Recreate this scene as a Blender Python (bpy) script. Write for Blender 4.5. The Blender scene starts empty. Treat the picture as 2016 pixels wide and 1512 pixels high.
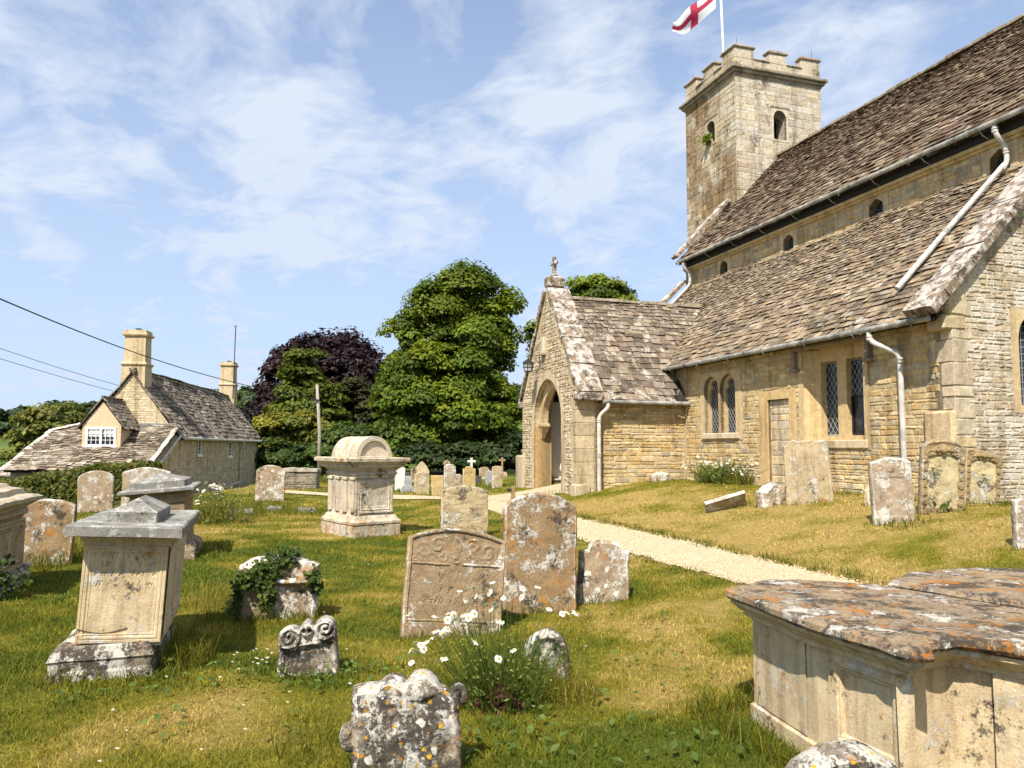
import bpy, math, random
import numpy as np
from mathutils import Vector, Matrix, geometry
rad = math.radians
S = bpy.context.scene
COL = S.collection
rng = np.random.default_rng(7)
random.seed(7)

# ------------------------------------------------------------------ camera and pixel helper
FPX, PITCH, ROLL, EYE = 1515.0, rad(4.735), rad(-0.325), 1.6
_R = np.array([1, 0, 0.]); _U = np.array([0, -math.sin(PITCH), math.cos(PITCH)]); _F = np.array([0, math.cos(PITCH), math.sin(PITCH)])
CR = _R * math.cos(ROLL) - _U * math.sin(ROLL); CU = _U * math.cos(ROLL) + _R * math.sin(ROLL)
def ray(px, py): return _F + CR * (px - 1008) / FPX + CU * (756 - py) / FPX
def at(px, py, Y):
    d = ray(px, py); p = d * (Y / d[1]); p[2] += EYE; return p

# ------------------------------------------------------------------ numpy noise
def _hash(ix, iy, iz):
    n = (ix * 374761393 + iy * 668265263 + iz * 1274126177) & 0xffffffff
    n = ((n ^ (n >> 13)) * 1274126177) & 0xffffffff
    return ((n ^ (n >> 16)) & 0xffff) / 65535.0
def vnoise(p):
    p = np.asarray(p, float); i = np.floor(p).astype(np.int64); f = p - i; f = f * f * (3 - 2 * f)
    x, y, z = i[..., 0], i[..., 1], i[..., 2]; fx, fy, fz = f[..., 0], f[..., 1], f[..., 2]
    def L(a, b, t): return a + (b - a) * t
    c = [[[_hash(x + a, y + b, z + d) for d in (0, 1)] for b in (0, 1)] for a in (0, 1)]
    return L(L(L(c[0][0][0], c[1][0][0], fx), L(c[0][1][0], c[1][1][0], fx), fy),
             L(L(c[0][0][1], c[1][0][1], fx), L(c[0][1][1], c[1][1][1], fx), fy), fz) * 2 - 1
def fbm(p, o=4, g=.5):
    p = np.asarray(p, float); s = 0; a = 1; t = 0
    for k in range(o): s = s + a * vnoise(p * (2 ** k) + 17.3 * k); t += a; a *= g
    return s / t
def P3(x, y, z=0.0): return np.stack(np.broadcast_arrays(np.asarray(x, float), np.asarray(y, float), np.asarray(z, float)), -1)
def sstep(a, b, x): t = np.clip((np.asarray(x, float) - a) / (b - a), 0, 1); return t * t * (3 - 2 * t)

# ------------------------------------------------------------------ church frame and terrain
TH = rad(17.71); CX, CY = 7.734, 13.4
def to_church(x, y):
    dx, dy = np.asarray(x) - CX, np.asarray(y) - CY
    return dx * math.cos(TH) + dy * math.sin(TH), -dx * math.sin(TH) + dy * math.cos(TH)
def from_church(s, t): return CX + s * math.cos(TH) - t * math.sin(TH), CY + s * math.sin(TH) + t * math.cos(TH)
def hgt(x, y):
    x = np.asarray(x, float); y = np.asarray(y, float)
    s, t = to_church(x, y)
    b = .13 * sstep(-8.8, -6.6, s) + .59 * sstep(-5.15, -.6, s)
    b = np.where(s > -.6, .72, b)
    far = sstep(15.5, 21, t)
    b = b * (1 - far) + .1 * far * (s > -12)
    b = b * (1 - sstep(-4, -9, t) * .7)
    b = b - .85 * sstep(-9, -17, x) * sstep(13, 27, y)
    b = b - .35 * sstep(30, 60, y)
    und = .035 * fbm(P3(x * .45, y * .45, 3.1), 3) * sstep(3, 8, np.hypot(x, y)) * (1 - sstep(0, -5.2, s) * sstep(-6.8, -6.4, s) * .8)
    hill = 26 * sstep(170, 420, y - .25 * np.abs(x + 60)) * (.55 + .45 * np.sin(x * .011 + 2.2))
    return b + und + hill
def gp(px, py):
    d = ray(px, py); lo = 1.0
    Y = 2.0; prev = 2.0
    while Y < 300:
        p = d * (Y / d[1]); 
        if p[2] + EYE < float(hgt(p[0], p[1])): break
        prev = Y; Y *= 1.03
    a, b = prev, Y
    for _ in range(30):
        m = (a + b) / 2; p = d * (m / d[1])
        if p[2] + EYE < float(hgt(p[0], p[1])): b = m
        else: a = m
    p = d * (b / d[1]); return np.array([p[0], p[1], float(hgt(p[0], p[1]))])

# ------------------------------------------------------------------ geometry collector
class G:
    def __init__(s): s.V = []; s.F = {}; s.C = []; s.n = 0
    def add(s, V, F, col=(1, 1, 1), mi=0):
        V = np.asarray(V, float).reshape(-1, 3); b = s.n
        s.V.append(V); c = np.asarray(col, float)
        if c.ndim == 1: c = np.tile(c, (len(V), 1))
        s.C.append(c); s.n += len(V)
        if isinstance(F, np.ndarray): s.F.setdefault((F.shape[1], mi), []).append(F + b)
        else:
            d = {}
            for f in F: d.setdefault(len(f), []).append(f)
            for k, l in d.items(): s.F.setdefault((k, mi), []).append(np.asarray(l, np.int64) + b)
        return s
    def box(s, lo, hi, col=(1, 1, 1), M=None, mi=0):
        x0, y0, z0 = lo; x1, y1, z1 = hi
        V = np.array([(x0, y0, z0), (x1, y0, z0), (x1, y1, z0), (x0, y1, z0), (x0, y0, z1), (x1, y0, z1), (x1, y1, z1), (x0, y1, z1)], float)
        if M is not None: V = xf(M, V)
        return s.add(V, [(0, 3, 2, 1), (4, 5, 6, 7), (0, 1, 5, 4), (1, 2, 6, 5), (2, 3, 7, 6), (3, 0, 4, 7)], col, mi)
    def bbox(s, lo, hi, b=.01, col=(1, 1, 1), M=None, jit=0, mi=0):
        """box with chamfered vertical and horizontal edges"""
        lo = np.array(lo, float); hi = np.array(hi, float); b = min(b, *((hi - lo) * .3))
        V = []
        for zi, z in ((0, lo[2]), (1, hi[2])):
            for ins, zz in (((b, z) if zi == 0 else (0, z - b)), ((0, z + b) if zi == 0 else (b, z))):
                x0, y0, x1, y1 = lo[0] + ins, lo[1] + ins, hi[0] - ins, hi[1] - ins
                V += [(x0 + b, y0, zz), (x1 - b, y0, zz), (x1, y0 + b, zz), (x1, y1 - b, zz), (x1 - b, y1, zz), (x0 + b, y1, zz), (x0, y1 - b, zz), (x0, y0 + b, zz)]
        V = np.array(V)
        if jit: V += rng.normal(0, jit, V.shape)
        if M is not None: V = xf(M, V)
        F = [tuple(range(7, -1, -1)), tuple(range(24, 32))]
        for r in range(3):
            for k in range(8): F.append((r * 8 + k, r * 8 + (k + 1) % 8, r * 8 + 8 + (k + 1) % 8, r * 8 + 8 + k))
        return s.add(V, F, col, mi)
    def tube(s, pts, r, n=8, col=(1, 1, 1), cap=True, mi=0):
        pts = np.asarray(pts, float); m = len(pts); r = np.broadcast_to(np.asarray(r, float), (m,))
        V = []; up = np.array([0, 0, 1.])
        T = np.gradient(pts, axis=0) if m > 2 else np.array([pts[-1] - pts[0]] * m)
        a = np.linspace(0, 2 * np.pi, n, endpoint=False); ref = None
        for i in range(m):
            t = T[i] / (np.linalg.norm(T[i]) + 1e-9)
            if ref is None: ref = np.array([1., 0, 0]) if abs(t[0]) < .8 else np.array([0, 1., 0])
            x = ref - t * (ref @ t); x /= np.linalg.norm(x) + 1e-9; ref = x; y = np.cross(t, x)
            V.append(pts[i] + r[i] * (np.cos(a)[:, None] * x + np.sin(a)[:, None] * y))
        F = [(i * n + k, i * n + (k + 1) % n, (i + 1) * n + (k + 1) % n, (i + 1) * n + k) for i in range(m - 1) for k in range(n)]
        if cap: F += [tuple(range(n - 1, -1, -1)), tuple(range((m - 1) * n, m * n))]
        return s.add(np.concatenate(V), F, col, mi)
    def build(s, name, mat, parent=None, smooth=False, loc=None):
        me = bpy.data.meshes.new(name)
        V = np.concatenate(s.V).astype(np.float32); C = np.concatenate(s.C)
        loops = []; tot = []; mi = []
        for (k, m), l in s.F.items():
            A = np.concatenate(l); loops.append(A.ravel()); tot.append(np.full(len(A), k)); mi.append(np.full(len(A), m))
        loops = np.concatenate(loops).astype(np.int32); tot = np.concatenate(tot).astype(np.int32); mi = np.concatenate(mi).astype(np.int32)
        st = np.concatenate([[0], np.cumsum(tot)[:-1]]).astype(np.int32)
        me.vertices.add(len(V)); me.vertices.foreach_set('co', V.ravel())
        me.loops.add(len(loops)); me.loops.foreach_set('vertex_index', loops)
        me.polygons.add(len(tot)); me.polygons.foreach_set('loop_start', st); me.polygons.foreach_set('loop_total', tot)
        me.polygons.foreach_set('material_index', mi)
        me.polygons.foreach_set('use_smooth', np.full(len(tot), bool(smooth)))
        at_ = me.attributes.new('Col', 'FLOAT_COLOR', 'POINT')
        at_.data.foreach_set('color', np.concatenate([C * .9, np.ones((len(C), 1))], 1).astype(np.float32).ravel())
        me.update(calc_edges=True); me.validate()
        for m in (mat if isinstance(mat, (list, tuple)) else [mat]): me.materials.append(m)
        o = bpy.data.objects.new(name, me); COL.objects.link(o)
        if parent is not None: o.parent = parent
        if loc is not None: o.location = loc
        return o
def xf(M, V): return np.asarray(V, float) @ np.array(M)[:3, :3].T + np.array(M)[:3, 3]
def tag(o, label=None, cat=None, group=None, kind=None):
    if label: o['label'] = label
    if cat: o['category'] = cat
    if group: o['group'] = group
    if kind: o['kind'] = kind
    return o
def thing(name, label, cat, loc=(0, 0, 0), rz=0, group=None, rot=None):
    o = bpy.data.objects.new(name, None); COL.objects.link(o); o.location = [float(c) for c in loc]; o.empty_display_size = .3
    o.rotation_euler = rot if rot else (0, 0, rz)
    return tag(o, label, cat, group)
def fit(g, root):
    """sub-collector geometry stays in the root's own frame"""
    return g

# ------------------------------------------------------------------ materials
class NT:
    def __init__(s, name):
        s.m = bpy.data.materials.new(name); s.m.use_nodes = True; s.t = s.m.node_tree; s.t.nodes.clear()
        s.out = s.t.nodes.new('ShaderNodeOutputMaterial')
    def n(s, typ, ins=None, **kw):
        nd = s.t.nodes.new('ShaderNode' + typ)
        for k, v in kw.items(): setattr(nd, k, v)
        for k, v in (ins or {}).items(): s.put(nd.inputs[k], v)
        return nd
    def put(s, sock, v):
        if isinstance(v, bpy.types.NodeSocket): s.t.links.new(v, sock)
        elif isinstance(v, tuple) and len(v) == 3 and sock.type == 'RGBA': sock.default_value = (*v, 1)
        else: sock.default_value = v
    def math(s, op, a, b=0., c=None, clamp=False):
        nd = s.n('Math', operation=op, use_clamp=clamp); s.put(nd.inputs[0], a); s.put(nd.inputs[1], b)
        if c is not None: s.put(nd.inputs[2], c)
        return nd.outputs[0]
    def mix(s, f, a, b, mode='MIX'):
        nd = s.n('Mix', data_type='RGBA', blend_type=mode); s.put(nd.inputs[0], f); s.put(nd.inputs[6], a); s.put(nd.inputs[7], b); return nd.outputs[2]
    def mr(s, v, a, b, c=0., d=1.):
        nd = s.n('MapRange'); s.put(nd.inputs[0], v)
        for i, q in enumerate((a, b, c, d)): s.put(nd.inputs[i + 1], q)
        return nd.outputs[0]
    def noise(s, sc, vec=None, det=6, rough=.6, dist=0.):
        i = {'Scale': sc, 'Detail': det, 'Roughness': rough, 'Distortion': dist}
        if vec is not None: i['Vector'] = vec
        return s.n('TexNoise', i).outputs[0]
    def coords(s, rnd=True):
        c = s.n('TexCoord').outputs['Object']
        if not rnd: return c
        r = s.math('MULTIPLY', s.n('ObjectInfo').outputs['Random'], 37.)
        return s.n('VectorMath', {0: c, 1: s.n('CombineXYZ', {0: r, 1: r, 2: r}).outputs[0]}, operation='ADD').outputs[0]
    def warp(s, vec, sc, amt):
        w = s.n('TexNoise', {'Vector': vec, 'Scale': sc, 'Detail': 2.}).outputs[1]
        w = s.n('VectorMath', {0: w, 1: (.5, .5, .5)}, operation='SUBTRACT').outputs[0]
        w = s.n('VectorMath', {0: w, 'Scale': amt}, operation='SCALE').outputs[0]
        return s.n('VectorMath', {0: vec, 1: w}, operation='ADD').outputs[0]
    def spots(s, vec, sc, amount, soft=.06, rmax=.5):
        v = s.n('TexVoronoi', {'Vector': vec, 'Scale': sc}, feature='F1')
        c = s.n('SeparateColor', {0: v.outputs['Color']}).outputs[0]
        r = s.mr(c, 1 - amount, 1., 0., rmax)
        return s.math('DIVIDE', s.math('SUBTRACT', r, v.outputs['Distance']), soft, clamp=True)
    def attr(s): return s.n('Attribute', attribute_name='Col').outputs['Color']
    def bump(s, h, strength=.5, dist=.02):
        return s.n('Bump', {'Height': h, 'Strength': strength, 'Distance': dist}).outputs[0]
    def bsdf(s, col, rough=.9, normal=None, spec=.2, metal=0., **kw):
        i = {'Base Color': col, 'Roughness': rough, 'Specular IOR Level': spec, 'Metallic': metal}; i.update(kw)
        b = s.n('BsdfPrincipled', i)
        if normal is not None: s.t.links.new(normal, b.inputs['Normal'])
        s.t.links.new(b.outputs[0], s.out.inputs[0]); return s.m

def lichen(name, base, base2, white=.3, orange=.1, dark=.35, sc=1., bump=.5, wcol=(.64, .60, .52), ocol=(.5, .2, .03), big=.0, yellow=0., useattr=False, grain=(.62, 1.28), streak=1., darkcol=(.05, .043, .036), top=.28):
    """limestone crusted with lichen: each kind is a fine speckle gathered into patches"""
    t = NT(name); c = t.coords(); w = t.warp(c, 9 * sc, .05 / sc)
    n1 = t.noise(4.5 * sc, c, 8, .7); col = t.mix(t.mr(n1, .40, .60), base, base2)
    if useattr: col = t.mix(1., col, t.attr(), 'MULTIPLY')
    fine = t.noise(70 * sc, c, 5, .75); ff = t.mr(fine, .36, .64, *grain)
    col = t.mix(1., col, t.n('CombineColor', {k: ff for k in (0, 1, 2)}).outputs[0], 'MULTIPLY')
    nz = t.n('SeparateXYZ', {0: t.n('NewGeometry').outputs['Normal']}).outputs[2]; up = t.mr(nz, .25, .8, 0., top)
    def off(x, y, z): return t.n('VectorMath', {0: w, 1: (x, y, z)}, operation='ADD').outputs[0]
    def speck(v, hs, ls, amt, soft=.03, extra=None):
        lo = t.noise(ls * sc, v, 4, .6); hi = t.noise(hs * sc, v, 8, .82)
        q = t.math('ADD', t.math('MULTIPLY', hi, .62), t.math('MULTIPLY', lo, .62))
        if extra is not None: q = t.math('ADD', q, extra)
        T = .81 - .30 * amt
        return t.mr(q, T, T + soft)
    col = t.mix(t.math('MULTIPLY', speck(off(1.7, 3.1, 5.5), 17, 2.6, dark, .05), .9), col, darkcol)
    so = speck(off(5.2, 1.3, 7.7), 20, 3.2, orange, .04); col = t.mix(t.math('MULTIPLY', so, .88), col, t.mix(t.mr(fine, .4, .6), ocol, tuple(x * .55 for x in ocol)))
    sw = speck(off(2.1, 9.3, 3.3), 22, 3.8, white, .035, t.math('MULTIPLY', up, .16)); col = t.mix(t.math('MULTIPLY', sw, .9), col, t.mix(t.mr(fine, .38, .62), tuple(x * .62 for x in wcol), wcol))
    if yellow: col = t.mix(t.spots(off(3, 8, 1), 20 * sc, yellow, .1), col, t.mix(t.mr(n1, .4, .6), ocol, (.6, .36, .03)))
    if big:
        b = t.spots(t.warp(c, 16 * sc, .07 / sc), 9 * sc, big, .07, .48); col = t.mix(t.math('MULTIPLY', b, .92), col, t.mix(t.mr(fine, .35, .6), (.50, .47, .40), (.70, .68, .60)))
    if streak < 1:
        st = t.noise(1., t.n('VectorMath', {0: c, 1: (9 * sc, 9 * sc, 1.1 * sc)}, operation='MULTIPLY').outputs[0], 6, .65); sq = t.mr(st, .50, .66, 1., streak); col = t.mix(1., col, t.n('CombineColor', {0: sq, 1: t.math('POWER', sq, 1.1), 2: t.math('POWER', sq, 1.25)}).outputs[0], 'MULTIPLY')
    hh = t.math('ADD', t.math('MULTIPLY', n1, .6), t.math('ADD', t.math('MULTIPLY', fine, .5), t.math('MULTIPLY', sw, .3)))
    return t.bsdf(col, .95, t.bump(hh, bump, .03 / sc), .1)

def attrstone(name, white=.2, bump=.5, mul=(.78, 1.2), moss=None, dark=.2, sc=1., wcol=(.62, .57, .48), streak=.62):
    t = NT(name); c = t.coords(False); col = t.attr()
    n1 = t.noise(8 * sc, c, 8, .72); f = t.mr(n1, .36, .64, *mul)
    col = t.mix(1., col, t.n('CombineColor', {0: f, 1: f, 2: f}).outputs[0], 'MULTIPLY')
    fine = t.noise(55 * sc, c, 5, .75); f2 = t.mr(fine, .36, .64, .70, 1.22)
    col = t.mix(1., col, t.n('CombineColor', {0: f2, 1: f2, 2: f2}).outputs[0], 'MULTIPLY')
    w = t.warp(c, 7 * sc, .08)
    def off(x, y, z): return t.n('VectorMath', {0: w, 1: (x, y, z)}, operation='ADD').outputs[0]
    def speck(v, hs, ls, amt, soft):
        q = t.math('ADD', t.math('MULTIPLY', t.noise(hs * sc, v, 8, .82), .62), t.math('MULTIPLY', t.noise(ls * sc, v, 4, .6), .62)); T = .81 - .30 * amt; return t.mr(q, T, T + soft)
    col = t.mix(t.math('MULTIPLY', speck(off(1, 2, 3), 12, 1.1, dark, .06), .75), col, (.07, .055, .04))
    if moss: col = t.mix(t.math('MULTIPLY', speck(off(4, 4, 9), 9, .8, moss[3], .06), .8), col, moss[:3])
    col = t.mix(t.math('MULTIPLY', speck(off(7, 1, 4), 15, 2.2, white, .04), .85), col, t.mix(t.mr(fine, .38, .62), tuple(x * .62 for x in wcol), wcol))
    st = t.noise(1., t.n('VectorMath', {0: c, 1: (3.2, 3.2, .35)}, operation='MULTIPLY').outputs[0], 6, .65); sq = t.mr(st, .50, .66, 1., streak); col = t.mix(1., col, t.n('CombineColor', {0: sq, 1: t.math('POWER', sq, 1.12), 2: t.math('POWER', sq, 1.3)}).outputs[0], 'MULTIPLY')
    h = t.math('ADD', n1, t.math('MULTIPLY', fine, .6))
    return t.bsdf(col, .95, t.bump(h, bump, .025), .1)

def plain(name, col, rough=.7, spec=.3, var=.15, sc=8., metal=0., bump=.15):
    t = NT(name); c = t.coords(); n = t.noise(sc, c, 6, .65); f = t.mr(n, .3, .7, 1 - var, 1 + var)
    cc = t.mix(1., col, t.n('CombineColor', {0: f, 1: f, 2: f}).outputs[0], 'MULTIPLY')
    return t.bsdf(cc, rough, t.bump(n, bump, .01), spec, metal)
def leafmat(name, trans=.35, rough=.55):
    t = NT(name); c = t.attr()
    b = t.n('BsdfPrincipled', {'Base Color': c, 'Roughness': rough, 'Specular IOR Level': .25})
    tr = t.n('BsdfTranslucent', {'Color': t.mix(1., c, (1.25, 1.3, .6), 'MULTIPLY')})
    m = t.n('MixShader', {0: trans, 1: b.outputs[0], 2: tr.outputs[0]}); t.t.links.new(m.outputs[0], t.out.inputs[0]); return t.m
M = {}
M['rubble'] = attrstone('rubble_limestone', white=.22, dark=.25, bump=.8)
M['rubble_grey'] = attrstone('lichened_rubble', white=.66, dark=.42, bump=1., wcol=(.70, .63, .53))
M['tower'] = attrstone('tower_limestone', white=.38, dark=.48, bump=.7)
M['dressed'] = attrstone('dressed_limestone', white=.16, dark=.16, bump=.35, mul=(.82, 1.14))
M['slate_a'] = attrstone('aisle_stone_slate', white=.40, dark=.50, bump=.7, sc=1.3)
M['slate_n'] = attrstone('nave_stone_slate', white=.30, dark=.5, bump=.7, moss=(.075, .040, .021, .48), sc=1.3)
M['slate_p'] = attrstone('porch_stone_slate', white=.46, dark=.48, bump=.7, sc=1.4)
M['slate_c'] = attrstone('cottage_stone_slate', white=.5, dark=.45, bump=.6, sc=1.0)
M['coping'] = lichen('coping_lichen', (.33, .25, .17), (.20, .145, .10), white=.64, orange=.2, dark=.62, sc=1.5, bump=1., wcol=(.62, .55, .49), top=.3)
M['lead'] = plain('lead_grey', (.17, .18, .19), .55, .4)
M['pipe'] = plain('pale_grey_paint', (.46, .44, .40), .5, .35, .4, 4)
M['gutter'] = plain('weathered_gutter', (.25, .24, .215), .6, .3, .75, 3.5)
M['timber_shade'] = plain('timber_and_gap_shade', (.03, .027, .024), .8, .2)  # aisle soffit board, and the painted shadow gap under the nave gutter
M['iron'] = plain('black_iron', (.02, .02, .02), .5, .4)
t = NT('dark_leaded_glass'); c = t.coords(); v = t.n('TexVoronoi', {'Vector': c, 'Scale': 9.}); nn_ = t.noise(3., c, 4, .6)
M['glass'] = t.bsdf(t.mix(t.mr(nn_, .4, .65), (.006, .008, .011), (.03, .04, .05)), t.mr(t.n('SeparateColor', {0: v.outputs['Color']}).outputs[0], 0., 1., .06, .35), t.bump(t.math('ADD', t.n('SeparateColor', {0: v.outputs['Color']}).outputs[1], t.noise(14., c, 3, .5)), .35, .03), .6)
M['came'] = plain('lead_came', (.30, .31, .31), .5, .4)
M['plaster'] = plain('white_plaster', (.84, .82, .78), .9, .1, .08)
M['render'] = plain('tan_render', (.55, .42, .27), .9, .1, .12)
M['white'] = plain('white_paint', (.8, .8, .77), .5, .3, .04)
M['wood'] = plain('grey_pole_wood', (.30, .27, .23), .85, .15, .3, 12)
M['brownpost'] = plain('brown_post_wood', (.25, .16, .09), .85, .15, .3, 12)
M['wire'] = plain('black_cable', (.015, .015, .017), .6, .3)
M['bark'] = plain('bark', (.10, .075, .05), .95, .1, .4, 6, bump=.6)
M['leaf'] = leafmat('foliage_leaf'); M['leaf_dark'] = leafmat('copper_leaf', .15)
M['grass'] = leafmat('grass_blade', .3, .6)
M['petal'] = leafmat('flower', .25, .7)
# ------------------------------------------------------------------ camera, sun, sky
cam = bpy.data.cameras.new('camera'); co = bpy.data.objects.new('camera', cam); COL.objects.link(co)
cam.sensor_width = 36; cam.lens = 36 * FPX / 2016; cam.clip_end = 4000; cam.clip_start = .05
B = -(_F)
Rm = Matrix(((CR[0], CU[0], B[0], 0), (CR[1], CU[1], B[1], 0), (CR[2], CU[2], B[2], EYE), (0, 0, 0, 1)))
co.matrix_world = Rm; S.camera = co
EL = rad(51); sh = np.array([-.352, -.936]); sh = sh / np.linalg.norm(sh)
TOSUN = Vector((sh[0] * math.cos(EL), sh[1] * math.cos(EL), math.sin(EL)))
sl = bpy.data.lights.new('sun', 'SUN'); sl.energy = 5.0; sl.angle = rad(.53); sl.color = (1, .93, .82)
so = bpy.data.objects.new('sun', sl); COL.objects.link(so); so.rotation_euler = TOSUN.to_track_quat('Z', 'Y').to_euler(); so.location = (-20, -30, 40)
S.view_settings.view_transform = 'Standard'; S.view_settings.look = 'None'; S.view_settings.exposure = 0.75; S.view_settings.gamma = 1
S.cycles.max_bounces = 6; S.cycles.diffuse_bounces = 3; S.cycles.transparent_max_bounces = 4; S.cycles.use_denoising = True
W = bpy.data.worlds.new('World'); S.world = W; W.use_nodes = True
nt = W.node_tree; nt.nodes.clear()
class WT(NT):
    def __init__(s, t): s.t = t
w = WT(nt)
sky = w.n('TexSky', sky_type='NISHITA', sun_disc=False, sun_elevation=EL, sun_rotation=math.atan2(TOSUN.x, TOSUN.y), air_density=1.0, dust_density=.6, ozone_density=2.5, altitude=100)
dirn = w.n('TexCoord').outputs['Generated']
sx = w.n('SeparateXYZ', {0: dirn}); dz = w.math('MAXIMUM', sx.outputs[2], .0)
den = w.math('ADD', dz, .16)
pl = w.n('CombineXYZ', {0: w.math('DIVIDE', sx.outputs[0], den), 1: w.math('DIVIDE', sx.outputs[1], den), 2: 0.}).outputs[0]
rot = w.n('VectorRotate', {'Vector': pl, 'Angle': rad(-38)}, rotation_type='Z_AXIS').outputs[0]
st = w.n('VectorMath', {0: rot, 1: (1.0, .78, 1.)}, operation='MULTIPLY').outputs[0]
wp = w.warp(st, 1.6, .55)
n1 = w.noise(1.7, wp, 7, .58); n2 = w.noise(6.5, wp, 6, .6); n3 = w.noise(.7, st, 3, .5)
cl = w.math('ADD', w.math('MULTIPLY', n1, .60), w.math('ADD', w.math('MULTIPLY', n2, .36), w.math('MULTIPLY', n3, .34)))
cov = w.mr(cl, .49, .71, .08, .97)
n4 = w.noise(3.3, w.warp(w.n('VectorMath', {0: st, 1: (3.7, 8.1, 0)}, operation='ADD').outputs[0], 3., .3), 7, .62); cov = w.math('MAXIMUM', cov, w.math('MULTIPLY', w.mr(n4, .41, .62), w.mr(n3, .38, .62, .30, .75)))
hz = w.mr(dz, .0, .78, .90, 0.10)
cov = w.math('MAXIMUM', cov, hz)
ccol = w.mix(w.mr(dz, .0, .5), (6.6, 7.6, 9.4), (7.6, 8.3, 9.5))
skyc = w.mix(1., sky.outputs[0], (.70, 1.36, 1.82), 'MULTIPLY')
bg = w.n('Background', {'Color': w.mix(cov, skyc, ccol), 'Strength': .062})
wo = nt.nodes.new('ShaderNodeOutputWorld'); nt.links.new(bg.outputs[0], wo.inputs[0])

# ------------------------------------------------------------------ ground, path
BR = np.array([gp(a, b)[:2] for a, b in ((1005, 986), (950, 985), (870, 982), (780, 980), (640, 974), (520, 966))])
def dist_poly(x, y, P):
    d = np.full(np.shape(x), 1e9)
    for a, b in zip(P[:-1], P[1:]):
        e = b - a; k = np.clip(((x - a[0]) * e[0] + (y - a[1]) * e[1]) / (e @ e), 0, 1)
        d = np.minimum(d, np.hypot(x - a[0] - k * e[0], y - a[1] - k * e[1]))
    return d
def pathmask(x, y):
    s, t = to_church(x, y); n = .09 * fbm(P3(s * 2.2, t * 2.2, 5.), 4)
    wob = .10 * np.sin(t * .55 + 1)
    a = np.minimum(s + 6.5 + wob, -5.12 + wob * .6 - s); a = np.minimum(a, 12.2 - t)
    b = np.minimum(np.minimum(s + 6, -.1 - s), np.minimum(t - 10.15, 12.4 - t))
    c = .42 - dist_poly(x, y, BR)
    return np.maximum(np.maximum(a, b), c) + n
def dryness(x, y):
    s, t = to_church(x, y)
    n = fbm(P3(x * .33, y * .33, 1.), 4) * .7 + fbm(P3(x * 1.6, y * 1.6, 8.), 5, .65) * .75
    d = .37 + n * 1.25 + .34 * fbm(P3(x * 5.5, y * 5.5, 2.), 4)
    d = d + .16 * np.exp(-((s + 4.2) / 1.1) ** 2) * sstep(18, 12, t) + .04 * (s > -5.1)
    d = d + .22 * np.exp(-(((x + 1.6) / .9) ** 2 + ((y - 4.9) / .6) ** 2)) + .30 * np.exp(-(((x + .95) / 1.0) ** 2 + ((y - 4.5) / .9) ** 2)) - .12 * np.exp(-((x - .9) ** 2 + (y - 4.) ** 2) / 1.2)
    return np.clip(d, 0, 1)
LUSH = np.array([.080, .112, .008]); MID = np.array([.222, .196, .017]); DRY = np.array([.44, .315, .105])
def grasscol(d):
    d = np.asarray(d)[..., None]
    return np.where(d < .45, LUSH + (MID - LUSH) * d / .45, MID + (DRY - MID) * np.clip((d - .45) / .5, 0, 1))
def axis(dense, lo, hi, step, far):
    a = list(np.arange(lo, hi + 1e-6, step)); s_ = step; x = hi
    while x < far: s_ *= 1.18; x += s_; a.append(x)
    s_ = step; x = lo
    while x > (-far if dense else -25): s_ *= 1.18; x -= s_; a.insert(0, x)
    return np.array(a)
gx = axis(True, -16, 12, .16, 900); gy = axis(False, .5, 28, .16, 900)
XX, YY = np.meshgrid(gx, gy); ZZ = hgt(XX, YY); nx_, ny_ = len(gx), len(gy)
idx = np.arange(nx_ * ny_).reshape(ny_, nx_)
F = np.stack([idx[:-1, :-1].ravel(), idx[:-1, 1:].ravel(), idx[1:, 1:].ravel(), idx[1:, :-1].ravel()], 1)
gc = grasscol(dryness(XX, YY)).reshape(-1, 3)
far = sstep(28, 60, np.hypot(XX, YY)).reshape(-1, 1)
fieldn = sstep(-.1, .3, fbm(P3(XX * .02, YY * .02, 9.), 3)).reshape(-1, 1)
gc = (gc * .8 + np.array([.03, .022, .006])) * (1 - far) + far * (np.array([.12, .15, .03]) * (1 - fieldn) + fieldn * np.array([.07, .11, .03]))
pm = pathmask(XX, YY).reshape(-1, 1); soil = np.exp(-(np.clip(pm, -9, 0) / .12) ** 2) * (pm > -.5) * (1 - far)
gc = gc * (1 - .65 * soil) + np.array([.12, .085, .045]) * .65 * soil
t = NT('grass_ground'); c = t.coords(False); n = t.noise(14, c, 8, .75); f = t.mr(n, .3, .7, .62, 1.3)
n2 = t.noise(90, c, 4, .7); f = t.math('MULTIPLY', f, t.mr(n2, .3, .7, .75, 1.2))
M['ground'] = t.bsdf(t.mix(1., t.attr(), t.n('CombineColor', {0: f, 1: f, 2: f}).outputs[0], 'MULTIPLY'), .95, t.bump(t.math('ADD', n, n2), .7, .04), .1)
g = G(); g.add(np.stack([XX.ravel(), YY.ravel(), ZZ.ravel()], 1), F, gc)
tag(g.build('ground', M['ground'], smooth=True), kind='structure')

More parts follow.
